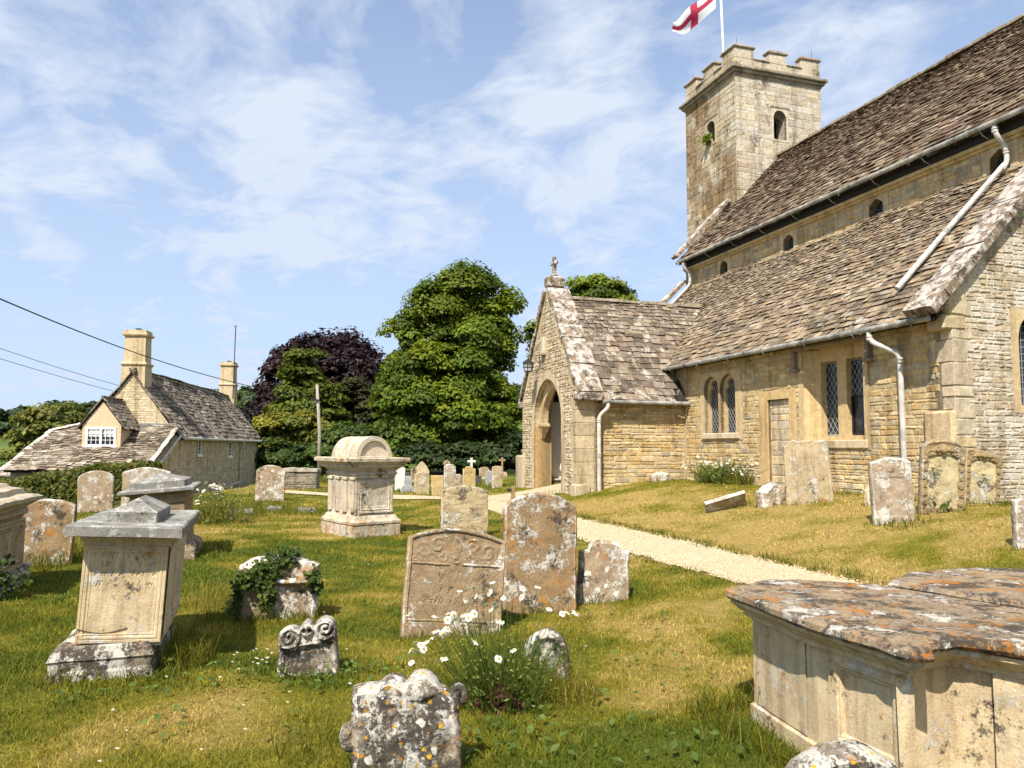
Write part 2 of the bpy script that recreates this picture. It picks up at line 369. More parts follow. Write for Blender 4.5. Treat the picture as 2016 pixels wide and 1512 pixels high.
t = NT('gravel'); c = t.coords(False); v = t.n('TexVoronoi', {'Vector': c, 'Scale': 95.}); cc = t.n('SeparateColor', {0: v.outputs['Color']}).outputs[0]
n = t.noise(3., c, 6, .7); n2 = t.noise(30, c, 5, .7)
base = t.mix(cc, (.50, .385, .235), (.76, .62, .42)); base = t.mix(t.mr(n, .45, .75, 0., .45), base, (.82, .68, .47))
base = t.mix(t.mr(n2, .55, .7, 0., .55), base, (.36, .27, .15)); base = t.mix(t.mr(t.noise(.9, c, 8, .75), .5, .68, 0., .4), base, (.50, .39, .23))
M['gravel'] = t.bsdf(base, .95, t.bump(t.math('ADD', t.math('MULTIPLY', v.outputs['Distance'], -1.), t.math('MULTIPLY', n2, .6)), .8, .03), .15)
ss = np.arange(-6.9, -.1, .06); tt = np.arange(-10, 12.7, .06); SS, TT = np.meshgrid(ss, tt)
X, Y = from_church(SS, TT); pmk = pathmask(X, Y); Z = hgt(X, Y) + np.where(pmk > .0, .012 + .012 * sstep(0, .3, pmk), .004)
idx = np.arange(SS.size).reshape(SS.shape); keep = (pmk[:-1, :-1] > -.02) & (pmk[1:, 1:] > -.02)
F = np.stack([idx[:-1, :-1], idx[:-1, 1:], idx[1:, 1:], idx[1:, :-1]], -1)[keep]
g = G(); g.add(np.stack([X.ravel(), Y.ravel(), Z.ravel()], 1), F)
xs = []; lens = [0]
for a, b in zip(BR[:-1], BR[1:]):
    for k in np.linspace(0, 1, 30, endpoint=False):
        p = a + (b - a) * k; d = (b - a) / np.linalg.norm(b - a); nn = np.array([-d[1], d[0]]); xs.append([p + nn * w_ for w_ in np.linspace(-.45, .45, 7)])
xs = np.array(xs); idx = np.arange(xs.shape[0] * 7).reshape(-1, 7)
F = np.stack([idx[:-1, :-1].ravel(), idx[1:, :-1].ravel(), idx[1:, 1:].ravel(), idx[:-1, 1:].ravel()], 1)
xs = xs.reshape(-1, 2); g.add(np.stack([xs[:, 0], xs[:, 1], hgt(xs[:, 0], xs[:, 1]) + .028], 1), F)
n_ = 42000; s_ = rng.uniform(-6.9, -3.4, n_); t_ = 12.4 - 21 * rng.uniform(0, 1, n_) ** .6; X, Y = from_church(s_, t_); ok = pathmask(X, Y) > rng.uniform(-.12, .1, n_); X, Y = X[ok], Y[ok]; m_ = len(X)
r_ = rng.uniform(.006, .016, m_)[:, None] * (.7 + .3 * np.hypot(X, Y)[:, None] / 10); a_ = rng.uniform(0, 2, m_)[:, None]; Pz = np.stack([X, Y, hgt(X, Y) + .022], 1)
V = np.stack([Pz + r_ * np.concatenate([np.cos(a_ + k * 1.571), np.sin(a_ + k * 1.571), 0 * a_ - .2], 1) for k in range(4)] + [Pz + r_ * np.concatenate([0 * a_ + rng.uniform(-.3, .3, (m_, 1)), 0 * a_, 0 * a_ + rng.uniform(.4, .9, (m_, 1))], 1)], 1).reshape(-1, 3); i_ = np.arange(m_)[:, None] * 5
g.add(V, np.concatenate([np.concatenate([i_ + k, i_ + (k + 1) % 4, i_ + 4], 1) for k in range(4)]), np.repeat(np.array([(.48, .365, .21), (.60, .48, .29), (.34, .25, .14), (.66, .55, .38)])[rng.integers(4, size=m_)], 5, 0), 1)
t = NT('gravel_stone'); M['gstone'] = t.bsdf(t.attr(), .9, None, .2)
tag(g.build('path', [M['gravel'], M['gstone']], smooth=False), kind='structure')

# ------------------------------------------------------------------ grass blades (collected, built at the end so tufts can be added)
GR = {'P': [], 'H': [], 'W': [], 'C': [], 'L': []}
def blades(x, y, h, wd, col, lean=.5, z=None):
    n = len(x); z = hgt(x, y) if z is None else z
    GR['P'].append(np.stack([x, y, z - .008], 1)); GR['H'].append(h); GR['W'].append(wd); GR['C'].append(col); GR['L'].append(np.broadcast_to(lean, (n,)))
def lawn(r0, r1, dens, h0, h1, w0):
    a0, a1 = rad(-43), rad(44); area = (a1 - a0) / 2 * (r1 ** 2 - r0 ** 2); n = int(area * dens)
    r = np.sqrt(rng.uniform(r0 ** 2, r1 ** 2, n)); a = rng.uniform(a0, a1, n); x = r * np.sin(a); y = r * np.cos(a)
    s, t = to_church(x, y); ok = (pathmask(x, y) < rng.uniform(-.06, .06, len(x))) & ~((s > -.02) & (t > 0)) & ~((s > -3.35) & (t > 9.1) & (t < 13.8))
    x, y, r = x[ok], y[ok], r[ok]; d = np.clip(dryness(x, y) + rng.normal(0, .13, len(x)), 0, 1)
    clump = fbm(P3(x * 2.6, y * 2.6, 4.), 3)
    h = rng.uniform(h0, h1, len(x)) * (1 + .7 * clump) * (1.15 - .45 * d)
    c = grasscol(d) * rng.uniform(.5, 1.5, (len(x), 1)) * 1.15
    blades(x, y, h, w0 * rng.uniform(.7, 1.3, len(x)), c, rng.uniform(.2, 1.1, len(x)))
lawn(2.2, 5.5, 7500, .018, .046, .0042); lawn(5.5, 9, 3400, .02, .048, .006); lawn(9, 15, 1150, .024, .052, .0095); lawn(15, 24, 380, .03, .06, .014); lawn(24, 34, 110, .035, .07, .024)
def tuft(x, y, r, n, h0=.10, h1=.28, wd=.005, dry=.15, lean=.6):
    a = rng.uniform(0, 2 * np.pi, n); q = r * np.sqrt(rng.uniform(0, 1, n)); px = x + q * np.cos(a); py = y + q * np.sin(a)
    d = np.clip(rng.normal(dry, .16, n), 0, 1); blades(px, py, rng.uniform(h0, h1, n), wd * rng.uniform(.7, 1.4, n), grasscol(d) * rng.uniform(.6, 1.15, (n, 1)), lean * rng.uniform(.2, 1.3, n))
def skirt(p, yaw, w, th, n=None, h0=.04, h1=.13, wd=None):
    """longer grass the mower misses, round the foot of a stone"""
    d = math.hypot(p[0], p[1]); wd = wd or .0032 + .0007 * d; n = n or int(150 * (w + th) * min(1.6, 8 / d))
    k = rng.uniform(0, 1, n); side = rng.integers(0, 2, n) * 2 - 1; onw = rng.uniform(0, 1, n) < w / (w + th)
    lx = np.where(onw, (k - .5) * w * 1.1, side * (w / 2 + rng.exponential(.03, n))); ly = np.where(onw, side * (th / 2 + rng.exponential(.035, n)), (k - .5) * th * 1.2)
    x = p[0] + lx * math.cos(yaw) - ly * math.sin(yaw); y = p[1] + lx * math.sin(yaw) + ly * math.cos(yaw)
    blades(x, y, rng.uniform(h0, h1, n), wd * rng.uniform(.7, 1.3, n), grasscol(np.clip(rng.normal(.2, .15, n), 0, 1)) * rng.uniform(.6, 1.15, (n, 1)), rng.uniform(.2, .9, n))
def build_grass():
    P = np.concatenate(GR['P']); H = np.concatenate(GR['H']); Wd = np.concatenate(GR['W']); C = np.concatenate(GR['C']); L = np.concatenate(GR['L']); n = len(P)
    a = rng.uniform(0, 2 * np.pi, n); b = rng.uniform(0, 2 * np.pi, n)
    side = np.stack([np.cos(a), np.sin(a), 0 * a], 1) * Wd[:, None] / 2
    ld = np.stack([np.cos(b), np.sin(b), 0 * b], 1) * (H * L)[:, None]
    up = np.zeros((n, 3)); up[:, 2] = H
    V = np.stack([P - side, P + side, P + ld * .35 + up * .62 + side * .8, P + ld * .35 + up * .62 - side * .8, P + ld + up * .93], 1).reshape(-1, 3)
    i = np.arange(n)[:, None] * 5
    g = G(); CC = np.stack([C] * 5, 1).reshape(-1, 3)
    g.add(V, np.concatenate([i, i + 1, i + 2, i + 3], 1), CC); g.F[(3, 0)] = [np.concatenate([i + 3, i + 2, i + 4], 1)]
    tag(g.build('grass', M['grass']), 'mown churchyard grass, green with straw-dry patches, longer round the stones', 'grass', kind='stuff')
# ------------------------------------------------------------------ wall, facing, tile, window builders
def loop3(O, ea, eb, pts, n=None, d=0.):
    O = np.array(O, float); ea = np.array(ea, float); eb = np.array(eb, float)
    p = np.array(pts, float); v = O + p[:, :1] * ea + p[:, 1:2] * eb
    return v if n is None else v + np.array(n, float) * d
def plate(g, O, ea, eb, n, outer, holes=(), th=.3, d=0., col=(1, 1, 1), back=True):
    """flat slab with shaped holes: front at depth d in front of O (along n), th thick"""
    loops = [list(outer)] + [list(h) for h in holes]
    tri = geometry.tessellate_polygon([[Vector((p[0], p[1], 0)) for p in l] for l in loops])
    allp = [p for l in loops for p in l]; N = len(allp)
    Vf = loop3(O, ea, eb, allp, n, d); Vb = loop3(O, ea, eb, allp, n, d - th)
    cr = np.cross(ea, eb) @ np.array(n, float)
    F = []
    for a, b, c in tri:
        ar = (allp[b][0] - allp[a][0]) * (allp[c][1] - allp[a][1]) - (allp[c][0] - allp[a][0]) * (allp[b][1] - allp[a][1])
        f = (a, b, c) if ar * cr > 0 else (a, c, b)
        F.append(f)
        if back: F.append((f[0] + N, f[2] + N, f[1] + N))
    g.add(np.concatenate([Vf, Vb]), F, col)
    k = 0
    for li, l in enumerate(loops):   # edges get vertices of their own so shading stays crisp
        m = len(l); A = Vf[k:k + m]; Bk = Vb[k:k + m]; k += m
        ar = sum(l[i][0] * l[(i + 1) % m][1] - l[(i + 1) % m][0] * l[i][1] for i in range(m))
        flip = (ar * cr > 0) != (li > 0)
        Q = [(i, (i + 1) % m, m + (i + 1) % m, m + i) if not flip else (i, m + i, m + (i + 1) % m, (i + 1) % m) for i in range(m)]
        g.add(np.concatenate([A, Bk]), Q, col)
    return g
def rect(a0, b0, a1, b1): return [(a0, b0), (a1, b0), (a1, b1), (a0, b1)]
def arch(a0, a1, z0, sp, ap, n=9, kind='point'):
    c = (a0 + a1) / 2; w = (a1 - a0) / 2; L = [(a0, z0)]; 
    L = [(a1, z0)]
    for i in range(n + 1):
        k = i / n
        if kind == 'round': x = w * math.cos(k * math.pi / 2); z = (ap - sp) * math.sin(k * math.pi / 2)
        elif kind == 'ogee': x = w * (1 - k) * (1 + .45 * k * (1 - k) * 2); z = (ap - sp) * (k ** .62)
        else:
            R_ = (w * w + (ap - sp) ** 2) / (2 * w); th = math.asin(min(1, (ap - sp) / R_)); a = th * k; x = w - R_ * (1 - math.cos(a)); z = R_ * math.sin(a)
        L.append((c + x, sp + z))
    return L + [(2 * c - p[0], p[1]) for p in L[-2::-1]]
def inpoly(x, y, P):
    r = False; j = len(P) - 1
    for i in range(len(P)):
        if (P[i][1] > y) != (P[j][1] > y) and x < (P[j][0] - P[i][0]) * (y - P[i][1]) / (P[j][1] - P[i][1]) + P[i][0]: r = not r
        j = i
    return r
HONEY = [(.62, .45, .22), (.57, .395, .175), (.66, .51, .28), (.54, .41, .22), (.46, .385, .26), (.60, .48, .29), (.52, .36, .165)]
GREY = [(.56, .46, .32), (.50, .39, .26), (.60, .51, .37), (.46, .36, .235), (.52, .44, .33), (.58, .45, .28)]
def facing(g, O, ea, eb, n, outer, excl=(), row=(.07, .16), ln=(.13, .42), pal=HONEY, prot=(.006, .03), gap=.010, seed=1, tint=None, jit=.012):
    R_ = random.Random(seed); a0 = min(p[0] for p in outer); a1 = max(p[0] for p in outer); b0 = min(p[1] for p in outer); b1 = max(p[1] for p in outer)
    O = np.array(O, float); ea = np.array(ea, float); eb = np.array(eb, float); n = np.array(n, float)
    flip = np.cross(ea, eb) @ n < 0
    V = []; C = []; z = b0
    while z < b1 - .03:
        h = R_.uniform(*row); a = a0 - R_.uniform(0, .2)
        while a < a1:
            l = R_.uniform(*ln); x0, x1, y0, y1 = max(a, a0), min(a + l, a1), z, min(z + h, b1); a += l
            if x1 - x0 < .05: continue
            mx, my = (x0 + x1) / 2, (y0 + y1) / 2
            if any(x1 > e[0] + .01 and x0 < e[2] - .01 and y1 > e[1] + .01 and y0 < e[3] - .01 for e in excl):
                # trim against the exclusion rather than dropping it
                for e in excl:
                    if x1 > e[0] and x0 < e[2] and y1 > e[1] and y0 < e[3]:
                        if mx < e[0]: x1 = min(x1, e[0])
                        elif mx > e[2]: x0 = max(x0, e[2])
                        elif my > e[3]: y0 = max(y0, e[3])
                        elif my < e[1]: y1 = min(y1, e[1])
                        else: x1 = x0
                if x1 - x0 < .04 or y1 - y0 < .03: continue
            if not all(inpoly(q[0], q[1], outer) for q in ((x0 + .02, y0 + .02), (x1 - .02, y0 + .02), (x1 - .02, y1 - .02), (x0 + .02, y1 - .02))): continue
            gq = gap * R_.uniform(.5, 1.3) / 2; p = R_.uniform(*prot); bv = min(.02, (x1 - x0) * .2, (y1 - y0) * .25)
            j = lambda: R_.uniform(-jit, jit)
            base = [(x0 + gq + j() * .4, y0 + gq + j() * .6), (x1 - gq + j() * .4, y0 + gq + j() * .6), (x1 - gq + j() * .4, y1 - gq + j() * .6), (x0 + gq + j() * .4, y1 - gq + j() * .6)]
            cx, cy = mx, my; top = [(q[0] + math.copysign(bv * R_.uniform(.5, 1.6), cx - q[0]), q[1] + math.copysign(bv * R_.uniform(.5, 1.3), cy - q[1])) for q in base]
            for q in base: V.append(O + ea * q[0] + eb * q[1] - n * .004)
            for q in top: V.append(O + ea * q[0] + eb * q[1] + n * (p * R_.uniform(.6, 1.25)))
            c = np.array(R_.choice(pal)) * R_.uniform(.82, 1.15)
            if tint: c = c * np.array(tint(mx, my))
            C += [c] * 8
        z += h
    if not V: return g
    k = np.arange(len(V) // 8)[:, None] * 8
    Q = [(4, 5, 6, 7), (0, 1, 5, 4), (1, 2, 6, 5), (2, 3, 7, 6), (3, 0, 4, 7)]
    if flip: Q = [q[::-1] for q in Q]
    g.add(np.array(V), np.concatenate([k + np.array(q) for q in Q]), np.array(C)); return g
def tiles(g, O, eu, ev, n, u0, u1, L, g0=.26, g1=.12, w0=.34, w1=.17, pal=((.3, .22, .15),), inside=None, seed=1, th=.036, wav=.03, rag=.022, bright=(.75, 1.25)):
    R_ = random.Random(seed); O = np.array(O, float); eu = np.array(eu, float); ev = np.array(ev, float); n = np.array(n, float)
    V = []; C = []; v = -.03
    while v < L - .02:
        k = max(0, v / L); ga = g0 + (g1 - g0) * k; wm = w0 + (w1 - w0) * k; u = u0 - R_.uniform(0, wm)
        while u < u1:
            w = wm * R_.uniform(.65, 1.45); a, b = max(u, u0), min(u + w, u1); u += w
            if b - a < .05: continue
            if inside and not inside((a + b) / 2, v + ga * .5): continue
            lo = v + R_.uniform(-rag, rag); hi = v + ga * 1.55; gq = R_.uniform(.002, .012)
            t_ = th * R_.uniform(.7, 1.5); lift = th * .9 + R_.uniform(0, .014); sk = R_.uniform(-.014, .014)
            wz = wav * float(np.sin(a * .9 + seed) * np.cos(v * .8 + seed * 2) + .5 * np.sin(a * 2.3 + v * 1.7))
            P = [(a + gq, lo + sk, lift + wz), (b - gq, lo - sk, lift + wz + R_.uniform(-.008, .01)), (b - gq, hi, wz + .002), (a + gq, hi, wz + .002)]
            if R_.random() < .3: P[0] = (P[0][0] + .02, P[0][1] + R_.uniform(0, .03), P[0][2])
            for q in P: V.append(O + eu * q[0] + ev * q[1] + n * (q[2] + t_))
            for qi, q in enumerate(P): V.append(O + eu * q[0] + ev * (q[1] + (.05 if qi < 2 else 0)) + n * (q[2] - .004))
            C += [np.array(R_.choice(pal)) * R_.uniform(*bright)] * 8
        v += ga
    k = np.arange(len(V) // 8)[:, None] * 8; Q = [(0, 1, 2, 3), (4, 5, 1, 0), (5, 6, 2, 1), (7, 4, 0, 3), (6, 7, 3, 2)]
    if np.cross(eu, ev) @ n < 0: Q = [q[::-1] for q in Q]
    g.add(np.array(V), np.concatenate([k + np.array(q) for q in Q]), np.array(C)); return g
def slab(g, A, Bp, wdir, w0, w1, th, up, step=.5, jit=.008, col=(1, 1, 1)):
    """row of coping stones from A to B; wdir = direction across, from w0 to w1; up = thickness direction"""
    A = np.array(A, float); Bp = np.array(Bp, float); wdir = np.array(wdir, float); up = np.array(up, float); L = np.linalg.norm(Bp - A); e = (Bp - A) / L
    m = max(1, int(L / step)); cuts = np.linspace(0, L, m + 1)
    for a, b in zip(cuts[:-1], cuts[1:]):
        Mx = np.eye(4); Mx[:3, 0] = e; Mx[:3, 1] = wdir; Mx[:3, 2] = up; Mx[:3, 3] = A
        j = rng.normal(0, jit, 3)
        lo = [a + .004, w0 + j[0], 0]; hi = [b - .004, w1 + j[1], th + j[2]]
        nx = max(2, int((b - a) / .12)); ny = max(2, int((w1 - w0) / .12))
        V = []; F = []
        us = np.linspace(lo[0], hi[0], nx + 1); vs = np.linspace(lo[1], hi[1], ny + 1)
        UU, VV = np.meshgrid(us, vs, indexing='ij'); ed = np.minimum(np.minimum(UU - lo[0], hi[0] - UU), np.minimum(VV - lo[1], hi[1] - VV))
        top = np.stack([UU, VV, hi[2] - .02 * (ed < .01) + rng.normal(0, jit * .5, UU.shape)], -1); bot = np.stack([UU, VV, 0 * UU + lo[2]], -1)
        ix = np.arange(top.size // 3).reshape(UU.shape); N = ix.size
        F = [(ix[i, k], ix[i + 1, k], ix[i + 1, k + 1], ix[i, k + 1]) for i in range(nx) for k in range(ny)]
        F += [tuple(N + q for q in f[::-1]) for f in F]
        per = list(ix[:, 0]) + list(ix[-1, 1:]) + list(ix[-2::-1, -1]) + list(ix[0, -2:0:-1])
        F += [(per[q], per[q] + N, per[(q + 1) % len(per)] + N, per[(q + 1) % len(per)]) for q in range(len(per))]
        V = xf(Mx, np.concatenate([top.reshape(-1, 3), bot.reshape(-1, 3)]))
        g.add(V, F if np.linalg.det(Mx[:3, :3]) > 0 else [f[::-1] for f in F], col)
    return g
def lattice(g, O, ea, eb, n, P, sp=.115, th=.008, d=.006, square=False):
    O = np.array(O, float); ea = np.array(ea, float); eb = np.array(eb, float); n = np.array(n, float)
    a0 = min(p[0] for p in P); a1 = max(p[0] for p in P); b0 = min(p[1] for p in P); b1 = max(p[1] for p in P)
    asp = 1.45
    dirs = [(1, 0), (0, 1)] if square else [(1, asp), (1, -asp)]
    for dx, dy in dirs:
        l = math.hypot(dx, dy); dx, dy = dx / l, dy / l; nx, ny = -dy, dx
        cs = [a * nx + b * ny for a in (a0, a1) for b in (b0, b1)]; c = min(cs)
        c = math.floor(c / sp) * sp
        while c < max(cs):
            run = None; kk = np.arange(-6, 6, .02) + ((a0 + a1) / 2 * dx + (b0 + b1) / 2 * dy)
            for k in kk:
                p = (nx * c + dx * k, ny * c + dy * k); ins = inpoly(p[0], p[1], P)
                if ins and run is None: run = p
                if not ins and run is not None:
                    q = p; u = np.array([nx, ny]) * th / 2
                    V = [O + ea * x + eb * y + n * dd for dd in (0, d) for (x, y) in ((run[0] - u[0], run[1] - u[1]), (q[0] - u[0], q[1] - u[1]), (q[0] + u[0], q[1] + u[1]), (run[0] + u[0], run[1] + u[1]))]
                    g.add(V, [(4, 5, 6, 7), (0, 1, 5, 4), (2, 3, 7, 6)]); run = None
            c += sp
    return g
ex, ey, ez = (1, 0, 0), (0, 1, 0), (0, 0, 1)
mx_, my_ = (-1, 0, 0), (0, -1, 0)
def pipe(name, pts, r, parent, mat, collars=()):
    """a rainwater pipe with rounded bends and raised collars"""
    P = [np.array(p, float) for p in pts]; out = [P[0]]
    for a, b, c in zip(P[:-2], P[1:-1], P[2:]):
        l1 = min(.12, np.linalg.norm(a - b) * .45); l2 = min(.12, np.linalg.norm(c - b) * .45)
        p0 = b + (a - b) / np.linalg.norm(a - b) * l1; p2 = b + (c - b) / np.linalg.norm(c - b) * l2
        for k in np.linspace(0, 1, 6): out.append((1 - k) ** 2 * p0 + 2 * k * (1 - k) * b + k * k * p2)
    out.append(P[-1]); g = G(); g.tube(out, r, 12)
    for c, dr in collars:
        c = np.array(c, float); dr = np.array(dr, float) / np.linalg.norm(dr)
        for o in (-.03, .03): g.tube([c + dr * (o - .018), c + dr * (o + .018)], r * 1.28, 12)
    return g.build(name, mat, parent, smooth=False)

# ------------------------------------------------------------------ the church
CH = thing('church', 'honey limestone parish church with battlemented tower, stone slate roofs and gabled porch', 'church', (CX, CY, 0), TH)
BASE = (.54, .42, .25); DRS = (.60, .46, .27); ORG = (.60, .42, .20)
ZE = 3.951; AS = .988; XC = 3.288; ZN = 8.482; NS = 1.058; XR = 7.08; ZR = 12.81
# aisle south wall
lan = [arch(7.36, 8.06, 2.02, 3.2, 3.55, 8, 'round'), arch(6.58, 7.28, 2.02, 3.2, 3.55, 8, 'round')]
bw = rect(2.14, 1.78, 3.97, 3.82); bd = rect(4.45, .55, 5.25, 2.77)
wall = rect(0.004, .1, 14.5, 4.12)
g = G(); plate(g, (0, 0, 0), ey, ez, mx_, wall, lan + [bw, bd], .6, col=(.50, .40, .25))
def tS(a, z): return (1, 1, 1) if z > 1.25 else (1.12, 1.14, 1.2)
facing(g, (0, 0, 0), ey, ez, mx_, rect(.0, .3, 9.05, 4.1), [(6.3, 1.82, 8.27, 3.68), (2.0, 1.6, 4.12, 3.98), (4.22, .3, 5.6, 3.0), (-.1, 0, .30, 5)], (.05, .15), (.1, .42), prot=(.003, .018), gap=.007, jit=.016, seed=3, tint=tS)
g.build('aisle_wall', M['rubble'], CH)
g = G(); z = .3; R_ = random.Random(5)
while z < 4.4:
    h = R_.uniform(.2, .42); l = R_.choice((.26, .36, .5)); c = np.array(R_.choice([(.60, .46, .27), (.56, .46, .32), (.50, .40, .26), (.62, .52, .36)])) * R_.uniform(.85, 1.1)
    g.bbox((-.014, -.014, z + .003), (.44 if l < .4 else .3, l, min(z + h, 4.42) - .003), .02, c, jit=.006); z += h
g.bbox((-.12, -.02, .3), (.02, .66, 1.5), .08, (.62, .47, .28), jit=.012); g.bbox((-.10, -.018, 1.5), (.02, .60, 2.3), .09, (.60, .46, .28), jit=.014)
g.bbox((-.2, -.02, 3.72), (.3, .36, 3.98), .03, (.50, .40, .25), jit=.006); g.bbox((-.12, -.03, 3.98), (.3, .42, 4.52), .03, (.58, .47, .3), jit=.008)
g.build('quoin', M['rubble'], CH)
# twin lancet window
W1 = G(); plate(W1, (0, 0, 0), ey, ez, mx_, rect(6.32, 1.84, 8.25, 3.66), lan, .2, .016, DRS)
W1.bbox((-.07, 6.42, 1.86), (.17, 8.12, 2.016), .02, (.62, .52, .36))
W1 = W1.build('lancet_window', M['dressed'], CH)
for k, L in enumerate(lan):
    a0 = min(p[0] for p in L); a1 = max(p[0] for p in L); c = (a0 + a1) / 2
    g = G()   # cusped inner head and splayed inner frame
    inn = [(c + (p[0] - c) * .78, p[1] - (0 if p[1] < 2.1 else .10)) for p in L]
    for sgn in (-1, 1):
        for i, p in enumerate(inn):
            if 3.22 < p[1] < 3.34 and (p[0] - c) * sgn > 0: inn[i] = (c + (p[0] - c) * .62, p[1])
    plate(g, (.10, 0, 0), ey, ez, mx_, L, [inn], .12, 0, (.56, .43, .25)); g.build('tracery_head', M['dressed'], W1)
    g = G(); plate(g, (.19, 0, 0), ey, ez, mx_, L, (), .01); g.build('glass', M['glass'], W1)
    g = G(); lattice(g, (.182, 0, 0), ey, ez, mx_, inn, .10, .009); g.build('lead_lattice', M['came'], W1)
# large two-light window
lights = [rect(3.17, 1.9, 3.68, 3.52), rect(2.40, 1.9, 2.90, 3.52)]
W2 = G(); plate(W2, (.24, 0, 0), ey, ez, mx_, bw, lights, .16, 0, (.60, .44, .23))
W2.add([(.0, 3.968, 1.80), (.238, 3.70, 1.80), (.238, 3.70, 3.80), (.0, 3.968, 3.80)], [(0, 1, 2, 3), (3, 2, 1, 0)], (.62, .45, .23))
plate(W2, (0, 0, 0), ey, ez, mx_, rect(2.0, 1.6, 4.12, 3.97), [bw], .05, .016, (.60, .45, .25))
W2.bbox((-.05, 2.05, 1.62), (.24, 4.06, 1.80), .02, (.62, .50, .32))
W2 = W2.build('mullioned_window', M['dressed'], CH)
g = G(); g.bbox((-.13, 1.86, 3.80), (.02, 4.24, 3.90), .02, (.30, .24, .17))
for y in (1.86, 4.12): g.bbox((-.13, y, 3.42), (.02, y + .12, 3.80), .02, (.26, .21, .16)); g.bbox((-.15, y - .06, 3.34), (.02, y + .18, 3.42), .02, (.28, .22, .17))
g.build('hood_mould', M['dressed'], W2)
for k, L in enumerate(lights):
    g = G(); plate(g, (.39, 0, 0), ey, ez, mx_, L, (), .01); g.build('glass', M['glass'], W2)
    g = G(); lattice(g, (.377, 0, 0), ey, ez, mx_, [(p[0], max(p[1], 2.75 if k else 0)) for p in L], .115, .010)
    for z in ((1.92, 3.5) if not k else (3.5,)): g.box((.36, L[0][0], z - .012), (.38, L[1][0], z + .012))
    g.build('lead_lattice', M['came'], W2)
g = G()
for z in (1.93, 2.72): g.box((.35, 2.41, z - .015), (.385, 2.89, z + .015))
for y in (2.415, 2.885): g.box((.35, y - .012, 1.945), (.385, y + .012, 2.705))
g.build('opening_casement', M['iron'], W2)
# blocked doorway
g = G(); plate(g, (0, 0, 0), ey, ez, mx_, rect(4.24, .3, 5.58, 2.98), [bd], .12, .03, (.62, .44, .22)); DW = g.build('blocked_doorway', M['dressed'], CH)
g = G(); plate(g, (.05, 0, 0), ey, ez, mx_, rect(4.46, .56, 5.24, 2.76), (), .1, 0, (.5, .4, .27))
facing(g, (.05, 0, 0), ey, ez, mx_, rect(4.46, .56, 5.24, 2.75), (), (.10, .26), (.2, .55), [(.66, .54, .36), (.68, .53, .33), (.6, .52, .39)], (.004, .012), seed=8)
g.build('infill', M['rubble'], DW)
# east wall of the aisle running on into the nave gable
ewin = rect(1.44, 2.36, 3.05, 4.12); el = [arch(1.52, 2.16, 2.42, 3.6, 4.05, 8, 'round'), arch(2.32, 2.96, 2.42, 3.6, 4.05, 8, 'round')]
egab = [(.0, .1), (10.87, .1), (10.87, 8.8), (XR, 12.9), (XC - .2, 8.75), (XC - .2, 7.62), (.0, 4.42)]
g = G(); plate(g, (0, 0, 0), ex, ez, my_, egab, el, .5, col=(.50, .42, .31))
facing(g, (0, 0, 0), ex, ez, my_, [(.0, .3), (4.2, .3), (4.2, 9.0), (XC - .2, 7.62), (.0, 4.42)], [(1.36, 2.28, 3.12, 4.2), (-.1, 0, .30, 4.45)], (.045, .12), (.08, .3), GREY, (.004, .022), .006, seed=11, jit=.022)
g.build('east_wall', M['rubble_grey'], CH)
g = G(); plate(g, (0, 0, 0), ex, ez, my_, rect(1.36, 2.28, 3.12, 4.2), el, .2, .016, DRS); EW = g.build('east_window', M['dressed'], CH)
for L in el:
    g = G(); plate(g, (0, .2, 0), ex, ez, my_, L, (), .01); g.build('glass', M['glass'], EW)
    g = G(); lattice(g, (0, .188, 0), ex, ez, my_, L, .13, .010, square=True); g.build('lead_lattice', M['came'], EW)
# clerestory
cw = [arch(c - .24, c + .24, 7.47, 7.78, 8.02, 6, 'ogee') for c in (1.62, 5.12, 8.6, 12.02)]
g = G(); plate(g, (XC, 0, 0), ey, ez, mx_, rect(-.15, 5, 14.45, 8.72), cw, .5, col=(.52, .41, .26))
facing(g, (XC, 0, 0), ey, ez, mx_, rect(-.1, 7.2, 14.4, 8.3), [(c - .42, 7.3, c + .42, 8.2) for c in (1.62, 5.12, 8.6, 12.02)], (.06, .13), (.15, .45), HONEY + [(.46, .39, .28)] * 2, (.004, .02), seed=21)
g.build('clerestory_wall', M['rubble'], CH)
g = G(); g.bbox((XC - .13, -.2, 8.16), (XC + .02, 14.45, 8.25), .02, (.60, .46, .24)); g.bbox((XC - .08, -.2, 8.09), (XC + .02, 14.45, 8.16), .02, (.58, .42, .2))
g.bbox((XC - .13, 14.05, 8.16), (XC + .3, 14.5, 8.74), .02, (.56, .44, .26))
slab(g, (XC - .03, -.1, 7.41), (XC - .03, 14.3, 7.41), mx_, 0, .12, .07, ez, .6, col=(.56, .45, .28))
g.build('cornice', M['dressed'], CH)
for c, L in zip((1.62, 5.12, 8.6, 12.02), cw):
    g = G(); plate(g, (XC, 0, 0), ey, ez, mx_, rect(c - .42, 7.42, c + .42, 8.2), [L], .2, .016, (.58, .46, .28)); cwo = g.build('clerestory_window', M['dressed'], CH)
    g = G(); plate(g, (XC + .2, 0, 0), ey, ez, mx_, L, (), .01); g.build('glass', M['glass'], cwo)
    g = G(); lattice(g, (XC + .19, 0, 0), ey, ez, mx_, L, .1, .006); g.build('lead_lattice', M['lead'], cwo)
